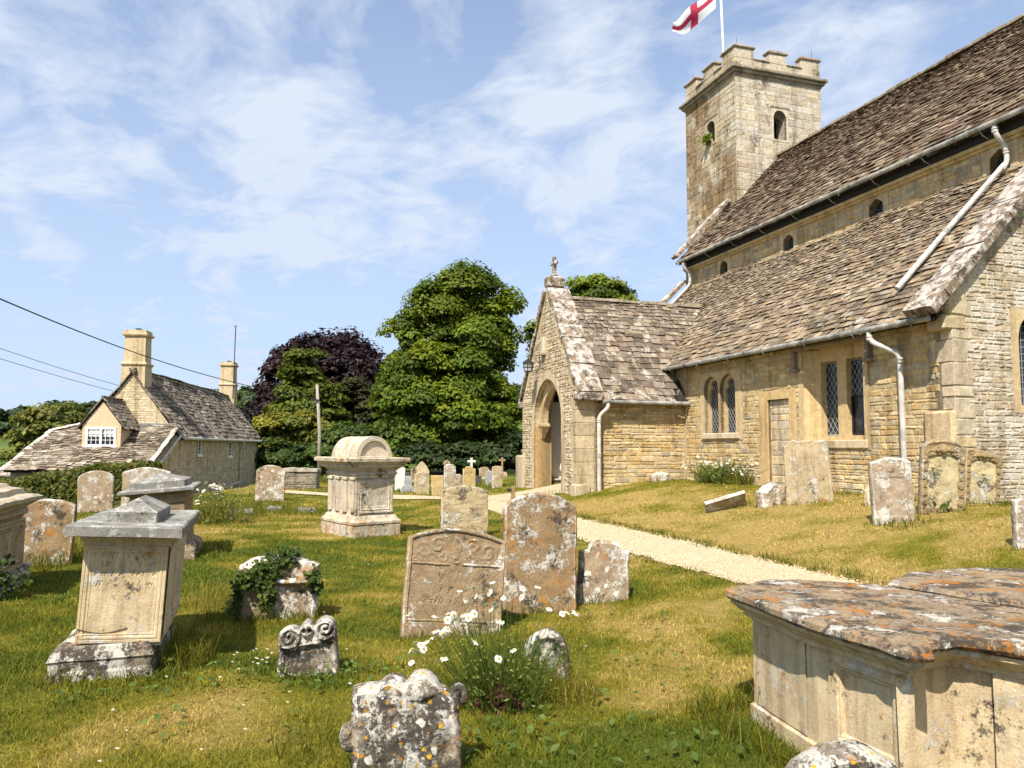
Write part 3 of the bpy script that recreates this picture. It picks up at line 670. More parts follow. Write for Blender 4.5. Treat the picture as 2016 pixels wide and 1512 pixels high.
# roofs
def slopeframe(s): l = math.hypot(1, s); return (1 / l, 0, s / l), (-s / l, 0, 1 / l)
ev, nn = slopeframe(AS); La = (XC + .3) * math.hypot(1, AS)
g = G(); Q = lambda x, y, dz=0: (x, y, ZE + AS * (x + .3) + dz)
g.add([Q(-.28, .08, -.02), Q(-.28, 14.45, -.02), Q(XC, 14.45, -.02), Q(XC, .08, -.02), Q(-.28, .08, -.1), Q(-.28, 14.45, -.1), Q(XC, 14.45, -.1), Q(XC, .08, -.1)], [(0, 3, 2, 1), (4, 5, 6, 7), (0, 1, 5, 4), (3, 0, 4, 7), (1, 2, 6, 5)], (.04, .033, .027))
PA = [(.29, .215, .14), (.35, .265, .175), (.22, .165, .11), (.40, .315, .22), (.17, .13, .095), (.33, .24, .15), (.27, .21, .15)]
tiles(g, (-.3, 0, ZE), ey, ev, nn, .0, 14.42, La, .19, .09, .25, .12, PA, seed=4, th=.03, rag=.022)
g.build('aisle_roof', M['slate_a'], CH)
ev2, nn2 = slopeframe(NS); Ln = (XR - 2.988) * math.hypot(1, NS); g = G(); Q = lambda x, y, dz=0: (x, y, ZN + NS * (x - 2.988) + dz)
for sg in (1,):
    g.add([Q(3.0, -.2, -.02), Q(3.0, 14.5, -.02), Q(XR, 14.5, -.02), Q(XR, -.2, -.02), Q(3.0, -.2, -.12), Q(3.0, 14.5, -.12), Q(XR, 14.5, -.12), Q(XR, -.2, -.12)], [(0, 3, 2, 1), (4, 5, 6, 7), (0, 1, 5, 4), (3, 0, 4, 7), (1, 2, 6, 5)], (.04, .033, .027))
mir = lambda p: (2 * XR - p[0], p[1], p[2])
g.add([mir(Q(2.9, -.2, 0)), mir(Q(2.9, 14.5, 0)), mir(Q(XR, 14.5, 0)), mir(Q(XR, -.2, 0))], [(0, 1, 2, 3)], (.25, .18, .13))
PN = [(.21, .155, .105), (.27, .20, .14), (.14, .092, .063), (.33, .26, .18), (.11, .072, .05), (.18, .125, .085), (.25, .185, .13)]
tiles(g, (2.988, 0, ZN), ey, ev2, nn2, -.2, 14.45, Ln, .19, .095, .25, .125, PN, seed=9, inside=lambda u, v: not (u > 13.9 and v * ev2[0] + 2.988 > 5.1), rag=.025, bright=(.7, 1.3))
NR = g.build('nave_roof', M['slate_n'], CH)
g = G(); slab(g, (XR, -.2, ZR + .03), (XR, 13.9, ZR + .03), ex, -.14, .14, .1, ez, .45, .012, (.36, .29, .21)); g.build('ridge', M['slate_n'], NR)
# north side and west end, out of sight
g = G(); g.box((10.4, .5, .1), (10.87, 14.0, 8.5), (.5, .4, .26)); plate(g, (0, 14.5, 0), ex, ez, ey, [(.0, .1), (10.87, .1), (10.87, 8.8), (XR, 12.7), (XC, 8.75), (XC, 7.4), (.0, 4.2)], (), .4, 0, (.52, .41, .26)); g.build('west_wall', M['rubble'], CH)
# copings
def cop(name, x0, z0, x1, s, y0, y1, th, lift=0):
    g = G(); e, n_ = slopeframe(s); slab(g, (x0, 0, z0 + lift), (x1, 0, z0 + lift + s * (x1 - x0)), ey, y0, y1, th, n_, .42, .012); return g
g = cop('c', -.56, 4.50 - .56 * AS, 3.2, AS, -.2, .42, .17); g.build('gable_coping', M['coping'], CH)
g = cop('c', 2.86, 8.62, 5.13, NS, 14.28, 14.72, .14); g.build('gable_coping', M['coping'], CH)
g = cop('c', -.4, 4.15, 3.25, AS, 14.36, 14.8, .14); g.build('gable_coping', M['coping'], CH)
# gutters and pipes
g = G(); g.tube([(-.38, .14, 3.92), (-.38, 9.72, 3.92)], .058, 12)
for y in np.arange(.5, 9.6, 1.45): g.tube([(-.30, y, 3.83), (-.37, y, 3.80), (-.44, y, 3.88)], .012, 6); g.tube([(-.38, y + .3, 3.92), (-.38, y + .37, 3.92)], .067, 12)
g.build('gutter', M['gutter'], CH)
g = G(); g.tube([(2.90, -.4, 8.46), (2.90, 14.28, 8.46)], .058, 12)
for y in np.arange(.2, 14.2, 1.55): g.tube([(3.16, y, 8.26), (3.0, y, 8.31), (2.90, y, 8.40)], .013, 6); g.tube([(2.90, y + .25, 8.46), (2.90, y + .33, 8.46)], .068, 12)
g.build('gutter', M['gutter'], CH)
g = G(); g.box((3.14, -.15, 8.252), (3.27, 14.2, 8.50)); g.build('soffit_and_gap_shade', M['timber_shade'], CH); g = G(); g.box((-.28, .44, 3.90), (-.02, 9.7, 3.98)); g.build('soffit_and_gap_shade', M['timber_shade'], CH)  # nave strip paints the dark shadow gap under its gutter; aisle strip a board
pipe('downpipe', [(-.37, 1.56, 3.86), (-.37, 1.52, 3.68), (-.13, 1.06, 3.40), (-.13, 1.04, .7)], .05, CH, M['pipe'], [((-.13, 1.04, 3.28), ez), ((-.37, 1.54, 3.76), ez)])
pipe('downpipe', [(2.93, 1.42, 8.4), (2.93, 1.4, 8.2), (3.16, 1.36, 7.98), (3.16, 1.36, 7.62), (3.05, 1.38, 7.45)], .052, CH, M['pipe'], [((2.93, 1.41, 8.3), ez), ((3.16, 1.36, 7.85), ez)])
pipe('roof_pipe', [(3.1, 1.38, 7.56), (1.5, 1.42, ZE + AS * 1.8 + .27), (.25, 1.46, ZE + AS * .55 + .25)], .055, CH, M['pipe'], [((1.5, 1.42, ZE + AS * 1.8 + .27), (1, 0, AS))])
g = G(); g.bbox((1.33, 1.18, ZE + AS * 1.7 + .02), (1.5, 1.33, ZE + AS * 1.7 + .22), .03, (.5, .42, .3)); g.build('pipe_rest', M['dressed'], CH)
pipe('downpipe', [(2.93, 14.05, 8.4), (2.93, 14.05, 8.22), (3.14, 13.98, 8.0), (3.14, 13.98, 7.6), (3.0, 13.98, 7.42), (1.6, 13.98, ZE + AS * 1.9 + .22)], .05, CH, M['pipe'], [((2.93, 14.05, 8.3), ez), ((3.14, 13.98, 7.9), ez), ((3.14, 13.98, 7.65), ez)])

# ------------------------------------------------------------------ tower
TX0, TX1, TY0, TY1, TZ = 5.152, 9.063, 13.903, 17.506, 15.83
def stain(a, z):
    n = float(fbm(np.array([a * .9, z * .55, 3.3]), 3)); k = max(0, min(1, .48 + n * 2.2)); return tuple(np.array((1.05, 1.03, 1.0)) * (1 - k) + np.array((.50, .385, .27)) * k)
we = arch(6.84, 7.42, 13.5, 14.35, 14.66, 8, 'round'); ws = arch(15.3, 15.9, 13.75, 14.35, 14.66, 8, 'round')
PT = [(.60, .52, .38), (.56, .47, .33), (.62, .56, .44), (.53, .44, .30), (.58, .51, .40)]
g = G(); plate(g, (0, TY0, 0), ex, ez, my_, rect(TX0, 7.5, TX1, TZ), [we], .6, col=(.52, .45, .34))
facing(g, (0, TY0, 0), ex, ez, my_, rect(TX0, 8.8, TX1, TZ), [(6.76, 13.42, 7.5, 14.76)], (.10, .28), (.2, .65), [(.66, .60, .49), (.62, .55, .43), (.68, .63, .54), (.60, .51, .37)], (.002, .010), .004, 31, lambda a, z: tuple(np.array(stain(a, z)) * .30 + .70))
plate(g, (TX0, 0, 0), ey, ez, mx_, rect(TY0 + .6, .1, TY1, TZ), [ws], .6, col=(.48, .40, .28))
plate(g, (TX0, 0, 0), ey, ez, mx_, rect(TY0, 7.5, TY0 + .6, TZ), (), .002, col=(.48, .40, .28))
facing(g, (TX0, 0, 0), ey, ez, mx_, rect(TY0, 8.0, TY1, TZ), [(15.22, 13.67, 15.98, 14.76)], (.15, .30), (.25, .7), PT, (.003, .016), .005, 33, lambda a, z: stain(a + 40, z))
g.box((TX0 + .6, TY1 - .5, .1), (TX1, TY1, TZ), (.5, .42, .3)); g.box((TX1 - .5, TY0 + .6, 7), (TX1, TY1 - .5, TZ), (.5, .42, .3))
g.box((TX0 + .3, TY0 + .3, TZ - .1), (TX1 - .3, TY1 - .3, TZ), (.2, .2, .2)); g.box((TX0 + .6, TY0 + .6, 12.6), (TX1 - .5, TY1 - .5, 12.7), (.2, .17, .13))
TW = g.build('tower', M['tower'], CH)
g = G(); pl_ = plate(g, (0, TY0, 0), ex, ez, my_, rect(6.76, 13.42, 7.5, 14.76), [we], .25, .016, (.60, .52, .40)); g.box((6.7, TY0 - .04, 14.765), (7.56, TY0, 14.82), (.4, .33, .25)); g.build('belfry_opening', M['tower'], TW)
g = G(); plate(g, (TX0, 0, 0), ey, ez, mx_, rect(15.22, 13.67, 15.98, 14.76), [ws], .25, .016, (.56, .46, .32)); g.box((TX0 - .04, 15.18, 14.765), (TX0, 16.02, 14.82), (.38, .3, .22)); g.build('belfry_opening', M['tower'], TW)
g = G()
for k, (z0, z1, o) in enumerate(((TZ - .02, TZ + .08, .05), (TZ + .08, TZ + .20, .13), (TZ + .20, TZ + .32, .22))): g.bbox((TX0 - o, TY0 - o, z0), (TX1 + o, TY1 + o, z1 - .002), .02, (.36, .30, .22), jit=.004)
g.build('string_course', M['tower'], TW)
g = G(); zb, zc, zm = TZ + .31, 16.52, 17.08; wl = .3
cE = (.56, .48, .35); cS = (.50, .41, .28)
mer = lambda A, Bq: [(A, A + .86), ((A + Bq) / 2 - .39, (A + Bq) / 2 + .39), (Bq - .86, Bq)]
def capst(lo, hi, z): g.bbox((lo[0] - .06, lo[1] - .06, z), (hi[0] + .06, hi[1] + .06, z + .08), .02, (.38, .3, .21), jit=.006); g.bbox((lo[0] + .03, lo[1] + .03, z + .08), (hi[0] - .03, hi[1] - .03, z + .15), .03, (.42, .34, .25), jit=.006)
for yA in (TY0, TY1 - wl):
    g.bbox((TX0, yA, zb), (TX1, yA + wl, zc), .015, cE, jit=.004)
    for i, (a, b) in enumerate(mer(TX0, TX1)): g.bbox((a, yA + .002, zc), (b, yA + wl - .002, zm - .15), .015, cE, jit=.005); capst((a, yA), (b, yA + wl), zm - .15)
    for a, b in zip(mer(TX0, TX1)[:-1], mer(TX0, TX1)[1:]): g.bbox((a[1], yA - .05, zc), (b[0], yA + wl + .05, zc + .05), .015, (.42, .34, .25), jit=.004)
for xA in (TX0, TX1 - wl):
    g.bbox((xA, TY0 + wl, zb), (xA + wl, TY1 - wl, zc), .015, cS, jit=.004)
    for i, (a, b) in enumerate(mer(TY0, TY1)):
        a_, b_ = max(a, TY0 + wl), min(b, TY1 - wl)
        g.bbox((xA + .002, a_, zc), (xA + wl - .002, b_, zm - .15), .015, cS, jit=.005); capst((xA, a_), (xA + wl, b_), zm - .148)
    for a, b in zip(mer(TY0, TY1)[:-1], mer(TY0, TY1)[1:]): g.bbox((xA - .05, a[1], zc), (xA + wl + .05, b[0], zc + .05), .015, (.42, .34, .25), jit=.004)
g.build('battlement', M['tower'], TW)
g = G(); slab(g, (TX0 - .02, TY0, 9.5), (XR, TY0, 9.5 + NS * (XR - TX0 + .02)), my_, -.02, .1, .09, (-.7, 0, .7), .5, .006, (.42, .34, .25)); slab(g, (TX0, TY0, 9.42), (TX0, 16.0, 9.25), mx_, -.02, .12, .08, ez, .5, .006, (.42, .34, .25)); g.build('weathering_course', M['tower'], TW)
for (x, y) in ((TX0 + .25, TY0 + .2), (TX1 - .25, TY0 + .15), (TX0 + .2, TY1 - .3)): g = G(); g.tube([(x, y, zm), (x, y, zm + .35)], .008, 5); g.build('lightning_spike', M['iron'], TW)

# ------------------------------------------------------------------ porch
PX, PY0, PY1, PYR = -3.38, 9.02, 13.66, 11.33; PE, PZR = 2.90, 6.14; PSL = (PZR - PE) / (PYR - 8.86)
da = arch(10.14, 12.5, .05, 2.40, 3.68, 12)
gab = [(PY0, .0), (PY1, .0), (PY1, 3.12), (PYR, 6.52), (PY0, 3.12)]
g = G(); plate(g, (PX, 0, 0), ey, ez, mx_, gab, [da], .55, col=(.54, .44, .29))
def notarch(P): return P
facing(g, (PX, 0, 0), ey, ez, mx_, [(PY0 + .3, .2), (9.93, .2), (9.93, 2.5), (10.3, 3.1), (11.32, 3.95), (12.34, 3.1), (12.7, 2.5), (12.7, .2), (PY1 - .02, .2), (PY1 - .02, 3.1), (PYR, 6.4), (PY0 + .03, 3.15), (PY0 + .3, 3.0)], [(11.36, 4.42, 11.86, 5.0)], (.06, .14), (.11, .34), [(.58, .47, .31), (.54, .43, .27), (.60, .51, .37), (.50, .41, .28), (.55, .46, .33)], (.006, .028), seed=41)
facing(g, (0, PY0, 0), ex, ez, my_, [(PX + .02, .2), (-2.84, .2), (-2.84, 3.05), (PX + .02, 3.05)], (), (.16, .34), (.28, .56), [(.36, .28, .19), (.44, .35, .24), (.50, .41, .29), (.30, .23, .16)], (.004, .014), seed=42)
plate(g, (0, PY0 + .1, 0), ex, ez, my_, rect(-2.85, .1, .0, 3.1), (), .42, col=(.52, .41, .25))
facing(g, (0, PY0 + .1, 0), ex, ez, my_, rect(-2.84, .2, -.03, 3.05), (), (.07, .16), (.14, .5), HONEY, (.006, .028), seed=43)
g.box((-2.83, PY1 - .45, .1), (0, PY1 - .05, 3.1), (.52, .41, .25))
PW = g.build('porch', M['rubble'], CH)
g = G()
for z0, z1 in zip(np.linspace(.15, 3.0, 9)[:-1], np.linspace(.15, 3.0, 9)[1:]):
    g.bbox((PX - .02, PY0 - .02, z0 + .004), (PX + .5, PY0 + random.choice((.26, .36)), z1 - .004), .012, np.array((.56, .45, .29)) * random.uniform(.85, 1.1), jit=.003)
CS_ = g; g = G()
for y0, y1 in ((PY1 - .35, PY1 + .32), ):
    g.bbox((PX - .12, y0, .0), (PX + .5, y1, 1.35), .03, (.52, .43, .3), jit=.01); g.bbox((PX - .02, y0, 1.35), (PX + .45, y1 - .2, 1.62), .08, (.46, .38, .27), jit=.01); g.build('buttress', M['dressed'], PW); g = CS_
g.bbox((PX - .1, PY0 - .1, .0), (PX + .35, PY0 + .25, .62), .03, (.54, .44, .3), jit=.008)
g.build('corner_stones', M['rubble'], PW)
g = G(); oa = arch(9.96, 12.68, .05, 2.40, 3.9, 12); plate(g, (PX, 0, 0), ey, ez, mx_, oa, [da], .06, .022, (.58, .47, .31))
A1 = arch(10.1, 12.54, 2.36, 2.40, 3.72, 12); A2 = arch(10.42, 12.22, 2.36, 2.40, 3.40, 12)
for k in range(len(A1) - 1):
    P0, P1_, Q0, Q1 = A1[k], A1[k + 1], A2[k], A2[k + 1]
    V = [(PX + d, p[0], p[1]) for d in (.16, .36) for p in (P0, P1_, Q1, Q0)]; g.add(V, [(3, 2, 1, 0), (4, 5, 6, 7), (2, 3, 7, 6), (0, 3, 2, 1)], (.60, .46, .27))
for y0, y1, q in ((10.14, 10.46, 1), (12.18, 12.5, -1)):
    t_ = 10.14 if q > 0 else 12.5; i_ = 10.46 if q > 0 else 12.18
    g.bbox((PX + .12, min(t_, i_), 2.26), (PX + .42, max(t_, i_), 2.36), .015, (.58, .44, .26))
    V = [(PX + .14, t_, 2.26), (PX + .40, t_, 2.26), (PX + .40, i_, 2.26), (PX + .14, i_, 2.26), (PX + .24, t_, 1.9), (PX + .34, t_, 1.9), (PX + .34, t_ + q * .04, 1.9), (PX + .24, t_ + q * .04, 1.9)]
    g.add(V, [(0, 1, 2, 3), (4, 7, 6, 5), (0, 4, 5, 1), (1, 5, 6, 2), (2, 6, 7, 3), (3, 7, 4, 0)], (.56, .43, .26))
for y0, y1 in ((12.5, 12.53), (10.11, 10.14)): g.box((PX - .005, y0, .05), (PX + .57, y1, 2.26), (.64, .43, .19))
g.build('doorway_arch', M['dressed'], PW)
g = G(); g.box((-2.82, PY1 - .47, .6), (-.02, PY1 - .452, 3.1)); g.box((-.04, PY0 + .5, .1), (-.02, PY1 - .48, 3.1)); g.build('plaster_lining', M['plaster'], PW)
g = G(); g.bbox((-2.8, PY1 - .85, .1), (-.05, PY1 - .46, .56), .01, (.42, .34, .23)); g.bbox((-2.82, PY1 - .9, .56), (-.05, PY1 - .46, .62), .015, (.5, .42, .3)); g.build('bench', M['dressed'], PW)
l = math.hypot(1, PSL); evp, nnp = (0, 1 / l, PSL / l), (0, -PSL / l, 1 / l); Lp = (PYR - 8.86) * l
PP = [(.23, .175, .13), (.28, .22, .16), (.18, .14, .105), (.33, .265, .195), (.15, .118, .09), (.25, .2, .155)]
g = G()
def inp(u, v): y = 8.86 + v / l; z = PE + v * PSL / l; return z > ZE + AS * (u + .3) - .12 or u < -.3
zq = lambda y, dz=0: PE + PSL * (y - 8.86) + dz
g.add([(-2.8, 8.9, zq(8.9, -.02)), (2.6, 8.9, zq(8.9, -.02)), (2.6, PYR, zq(PYR, -.02)), (-2.8, PYR, zq(PYR, -.02)), (-2.8, 8.9, zq(8.9, -.1)), (2.6, 8.9, zq(8.9, -.1)), (2.6, PYR, zq(PYR, -.1)), (-2.8, PYR, zq(PYR, -.1))], [(0, 1, 2, 3), (7, 6, 5, 4), (0, 4, 5, 1), (3, 7, 4, 0)], (.035, .03, .025))
tiles(g, (0, 8.86, PE), ex, evp, nnp, -2.82, 2.5, Lp, .27, .13, .33, .2, PP, inp, 14, .028, .025)
evp2, nnp2 = (0, -1 / l, PSL / l), (0, PSL / l, 1 / l)
tiles(g, (0, 2 * PYR - 8.86, PE), ex, evp2, nnp2, -2.82, 2.5, Lp, .27, .13, .33, .2, PP, inp, 15, .028, .02)
PR = g.build('porch_roof', M['slate_p'], PW)
g = G(); slab(g, (-2.8, PYR, PZR + .02), (1.85, PYR, PZR + .02), ey, -.13, .13, .11, ez, .4, .014, (.42, .35, .25)); g.build('ridge', M['slate_p'], PR)
g = G()
for q in (-1, 1):
    e = np.array((0, -q / l * 1.0, PSL / l)); nq = (0, q * PSL / l, 1 / l); A = np.array((0, PYR + q * 2.52, 3.05)); Bq = np.array((0, PYR + q * .08, 3.05 + PSL * 2.44 + .12))
    slab(g, A, Bq, ex, PX - .07, PX + .64, .15, nq, .46, .014)
    g.bbox((PX - .09, PYR + q * 2.46 - .16, 2.90), (PX + .66, PYR + q * 2.46 + .16, 3.12), .03, jit=.01)
g.bbox((PX - .06, PYR - .17, 6.48), (PX + .5, PYR + .17, 6.82), .04, jit=.01)
g.build('gable_coping', M['coping'], PW)
g = G(); cx_ = PX + .22; zt = 6.82
g.bbox((cx_ - .09, PYR - .09, zt), (cx_ + .09, PYR + .09, zt + .1), .03); g.bbox((cx_ - .055, PYR - .06, zt + .1), (cx_ + .055, PYR + .06, zt + .46), .015)
g.bbox((cx_ - .06, PYR - .2, zt + .36), (cx_ + .06, PYR + .2, zt + .49), .03); g.bbox((cx_ - .055, PYR - .065, zt + .49), (cx_ + .055, PYR + .065, zt + .64), .03)
g.tube([(cx_ - .04, PYR, zt + .425), (cx_ + .04, PYR, zt + .425)], .13, 14)
g.build('gable_cross', M['coping'], PW)
g = G(); g.tube([(-2.72, 8.80, 2.87), (-.02, 8.80, 2.87)], .058, 12)
for x in np.arange(-2.4, 0, .62): g.tube([(x, 8.80, 2.87), (x + .05, 8.80, 2.87)], .07, 12)
g.build('gutter', M['gutter'], PW)
pipe('downpipe', [(-2.55, 8.80, 2.83), (-2.55, 8.80, 2.70), (-2.76, 8.93, 2.48), (-2.76, 8.93, .25)], .055, PW, M['pipe'], [((-2.76, 8.93, 2.36), ez), ((-2.76, 8.93, 1.42), ez)])
g = G(); g.bbox((PX - .11, 11.42, 4.45), (PX + .02, 11.74, 4.98), .02, (.60, .50, .36)); g.tube([(PX - .10, 11.60, 4.86), (PX - .34, 11.60, 4.50)], .012, 6, (.1, .09, .08)); g.box((PX - .13, 11.40, 4.42), (PX + .02, 11.76, 4.45), (.4, .32, .22)); g.build('sundial', M['dressed'], PW)
# ------------------------------------------------------------------ churchyard stones
M['st_brown'] = lichen('lichen_brown_stone', (.36, .24, .125), (.27, .18, .095), white=.56, orange=.40, dark=.52, sc=1.5, useattr=True, bump=.7)
M['st_tan'] = lichen('lichen_tan_stone', (.37, .275, .165), (.29, .205, .12), white=.44, orange=.38, dark=.44, sc=1.3, useattr=True, bump=.6)
M['st_pale'] = lichen('pale_limestone', (.66, .53, .34), (.55, .42, .25), white=.44, orange=.30, dark=.30, sc=1.2, useattr=True, bump=.5, grain=(.85, 1.12), streak=.68)
M['st_wall'] = lichen('wall_headstone', (.50, .40, .25), (.40, .31, .19), white=.44, orange=.30, dark=.36, sc=1.1, useattr=True, bump=.6, streak=.7)
M['st_rough'] = lichen('rough_limestone', (.52, .42, .25), (.40, .30, .17), white=.48, orange=.2, dark=.46, sc=1.4, useattr=True, bump=.9)
M['st_dark'] = lichen('black_lichened_stone', (.40, .33, .24), (.22, .18, .14), white=.62, orange=.30, dark=.74, sc=1.5, useattr=True, bump=.9, top=.2)
M['st_front'] = lichen('mottled_lichen_stone', (.42, .34, .24), (.24, .195, .15), white=.60, orange=.40, dark=.80, sc=1.8, useattr=True, bump=.9, big=.5, yellow=.36, ocol=(.52, .21, .025))
M['st_spot'] = lichen('spotted_lichen_stone', (.42, .32, .21), (.32, .23, .15), white=.56, orange=.36, dark=.46, sc=1.1, useattr=True, big=.40, bump=.6)
M['st_white'] = lichen('whitened_stone', (.48, .38, .27), (.36, .27, .18), white=.70, orange=.12, dark=.32, sc=1.2, useattr=True, bump=.8)
M['st_slab'] = lichen('lichened_ledger', (.40, .30, .19), (.28, .205, .135), white=.50, orange=.46, dark=.66, sc=1.9, useattr=True, bump=.9, top=.0, ocol=(.48, .19, .03))
M['st_grey'] = lichen('grey_slab', (.27, .255, .22), (.20, .19, .17), white=.52, orange=.03, dark=.42, sc=2., useattr=True, wcol=(.46, .45, .41), bump=.5, top=.2)
M['st_barrel'] = lichen('weathered_tomb_stone', (.66, .57, .43), (.52, .43, .31), white=.50, orange=.40, dark=.40, sc=.9, streak=.7, useattr=True, bump=.6, ocol=(.52, .27, .10), top=.1)
M['st_blue'] = lichen('blue_grey_stone', (.36, .37, .38), (.30, .30, .31), white=.2, orange=.02, dark=.15, sc=1., useattr=True)
M['st_dkgrey'] = lichen('dark_grey_stone', (.09, .09, .09), (.07, .07, .07), white=.1, orange=.0, dark=.1, sc=1., useattr=True)
M['st_yellow'] = lichen('yellow_lichen_stone', (.50, .38, .19), (.42, .30, .13), white=.15, orange=.40, dark=.25, sc=1.6, useattr=True, ocol=(.50, .30, .06))
M['st_clean'] = plain('white_marble', (.60, .58, .54), .6, .3, .08)

TOPS = {
    'flat': lambda a: 0 * a, 'round': lambda a: .5 * (1 - np.sqrt(np.clip(1 - .985 * a * a, 0, 1))), 'segment': lambda a: .11 * a * a,
    'arch': lambda a: .24 * (1 - np.sqrt(np.clip(1 - .97 * a * a, 0, 1))) + .03 * a * a, 'low': lambda a: .05 * a * a + .012 * np.sin(7 * a),
    'gothic': lambda a: .66 * np.abs(a) ** 1.45 * (.72 + .28 * np.abs(a)), 'clip': lambda a: np.clip((np.abs(a) - .55) / .45, 0, 1) * .22,
    'lobes': lambda a: .20 - .20 * np.maximum(np.maximum(np.sqrt(np.clip(1 - ((a - .30) / .34) ** 2, 0, 1)), .78 * np.sqrt(np.clip(1 - ((a + .26) / .27) ** 2, 0, 1))), .45 * np.sqrt(np.clip(1 - (np.clip(np.abs(a + .1) - .2, 0, 2) / .7) ** 2, 0, 1))) + .02 * a,
    'scroll': lambda a: .26 - .26 * np.maximum(np.maximum(np.sqrt(np.clip(1 - (a / .30) ** 2, 0, 1)) * .97, np.sqrt(np.clip(1 - ((a - .58) / .40) ** 2, 0, 1))), np.sqrt(np.clip(1 - ((a + .60) / .40) ** 2, 0, 1)) * .72),
    'ogee': lambda a: .17 * a * a + .035 * np.cos(a * 6.5) * (np.abs(a) > .45) + .0 * a, 'shoulder': lambda a: np.where(np.abs(a) < .62, .10 * (1 - np.sqrt(np.clip(1 - (a / .66) ** 2, 0, 1))), .14 + .05 * np.abs(a)),
    'slope': lambda a: .10 * (a + 1) + .05 * a * a, 'peak': lambda a: .30 * np.abs(a - .05), 'wave': lambda a: .06 * a * a + .05 * np.sin(a * 5 + 1) + .02 * np.sin(a * 13)}
def headstone(name, label, p, yaw, w, h, th=.11, top='arch', mat='st_brown', lean=(0, 0), taper=0., carve=None, tint=None, grid=(40, 48), rnd=.018, rough=.007, bury=.18, cat='headstone', group=None, extra=None, grass=True, seed=None):
    nx, nz = grid; seed = seed if seed is not None else (hash((round(p[0] * 100), round(p[1] * 100))) % 97)
    def XZ(a, b):
        z0 = -bury; zt = h - w * TOPS[top](a); z = z0 + b * (zt - z0); k = np.clip(z / h, -.2, 1.1)
        return a * w / 2 * (1 + taper * (k - .5)), z
    ra, rb = 2 * rnd / w, rnd / (h + bury)
    ai = np.linspace(-1, 1, nx); bi = np.linspace(0, 1, nz)
    A, Bm = np.meshgrid(ai, bi, indexing='ij'); x, z = XZ(np.clip(A, -1 + ra, 1 - ra), np.clip(Bm, 0, 1 - rb))
    rel = carve(x, z, w, h) if carve else 0 * x
    base = np.stack([x, -th / 2 - rel, z], -1); back = np.stack([x, th / 2 + 0 * x, z], -1)
    per = [(i, nz - 1) for i in range(nx)] ; per = [(0, k) for k in range(nz)] + [(i, nz - 1) for i in range(1, nx)] + [(nx - 1, k) for k in range(nz - 2, -1, -1)]
    pa = np.array([ai[i] for i, k in per]); pb = np.array([bi[k] for i, k in per]); lx, lz = XZ(pa, pb)
    l1 = np.stack([lx, np.full_like(lx, -th / 2 + rnd), lz], -1); l2 = np.stack([lx, np.full_like(lx, th / 2 - rnd), lz], -1)
    V = np.concatenate([base.reshape(-1, 3), l1, l2, back.reshape(-1, 3)]); q = V + seed * 3.7
    d = np.stack([fbm(q * 5 + k * 9, 4) for k in range(3)], 1) * rough * 2.2 + np.stack([fbm(q * 28 + k * 5, 2) for k in range(3)], 1) * rough * .5
    V = V + d
    N = nx * nz; ix = np.arange(N).reshape(nx, nz); pf = np.array([ix[i, k] for i, k in per]); m = len(per)
    F = [np.stack([ix[:-1, :-1], ix[1:, :-1], ix[1:, 1:], ix[:-1, 1:]], -1).reshape(-1, 4)]
    o1, o2, o3 = N, N + m, N + 2 * m
    F.append(F[0][:, ::-1] + o3); j = np.arange(m - 1)
    for s0, s1 in ((pf, o1 + np.arange(m)), (o1 + np.arange(m), o2 + np.arange(m)), (o2 + np.arange(m), pf + o3)): F.append(np.stack([s0[j], s0[j + 1], s1[j + 1], s1[j]], 1))
    C = np.ones((len(V), 3))
    if tint is not None: C[:N] = tint(x, z, w, h).reshape(-1, 3)
    g = G(); g.add(V, np.concatenate(F), C)
    if extra: extra(g, w, h, th)
    o = g.build(name, M[mat], smooth=True); o.location = [float(c) for c in p]; o.rotation_euler = (-lean[1], lean[0], yaw)
    tag(o, label, cat, group or {'headstone': 'headstones standing in the churchyard', 'gravestone_stump': 'broken gravestone stumps'}.get(name))
    if grass: skirt(p, yaw, w, th)
    return o
def spiral(x, z, cx, cz, R, turns=1.5, hand=1, sharp=1.):
    r = np.hypot(x - cx, z - cz); a = np.arctan2(z - cz, (x - cx) * hand)
    return np.where(r < R, (.5 + .5 * np.cos(a - turns * 2 * np.pi * r / R)) ** sharp * np.clip((R - r) / (R * .2), 0, 1), 0)
def script(x, z, x0, x1, zc, hh, seed, dens=55):
    u = (x - x0) + (z - zc) * -.25; n = vnoise(P3(u * dens, seed + 0 * u, 0 * u)); wd = vnoise(P3(u * 9, seed + 31. + 0 * u, 0 * u)) > -.45
    tall = vnoise(P3(np.floor(u * dens * .6), seed + 7. + 0 * u, 0 * u)) > .2
    s = (np.abs(n) < .22) & wd & (x > x0) & (x < x1) & (np.abs(z - zc - np.where(tall, hh * .3, 0)) < np.where(tall, hh, hh * .55))
    return s.astype(float)
def dome(x, z, cx, cz, rx, rz): return np.sqrt(np.clip(1 - ((x - cx) / rx) ** 2 - ((z - cz) / rz) ** 2, 0, 1))
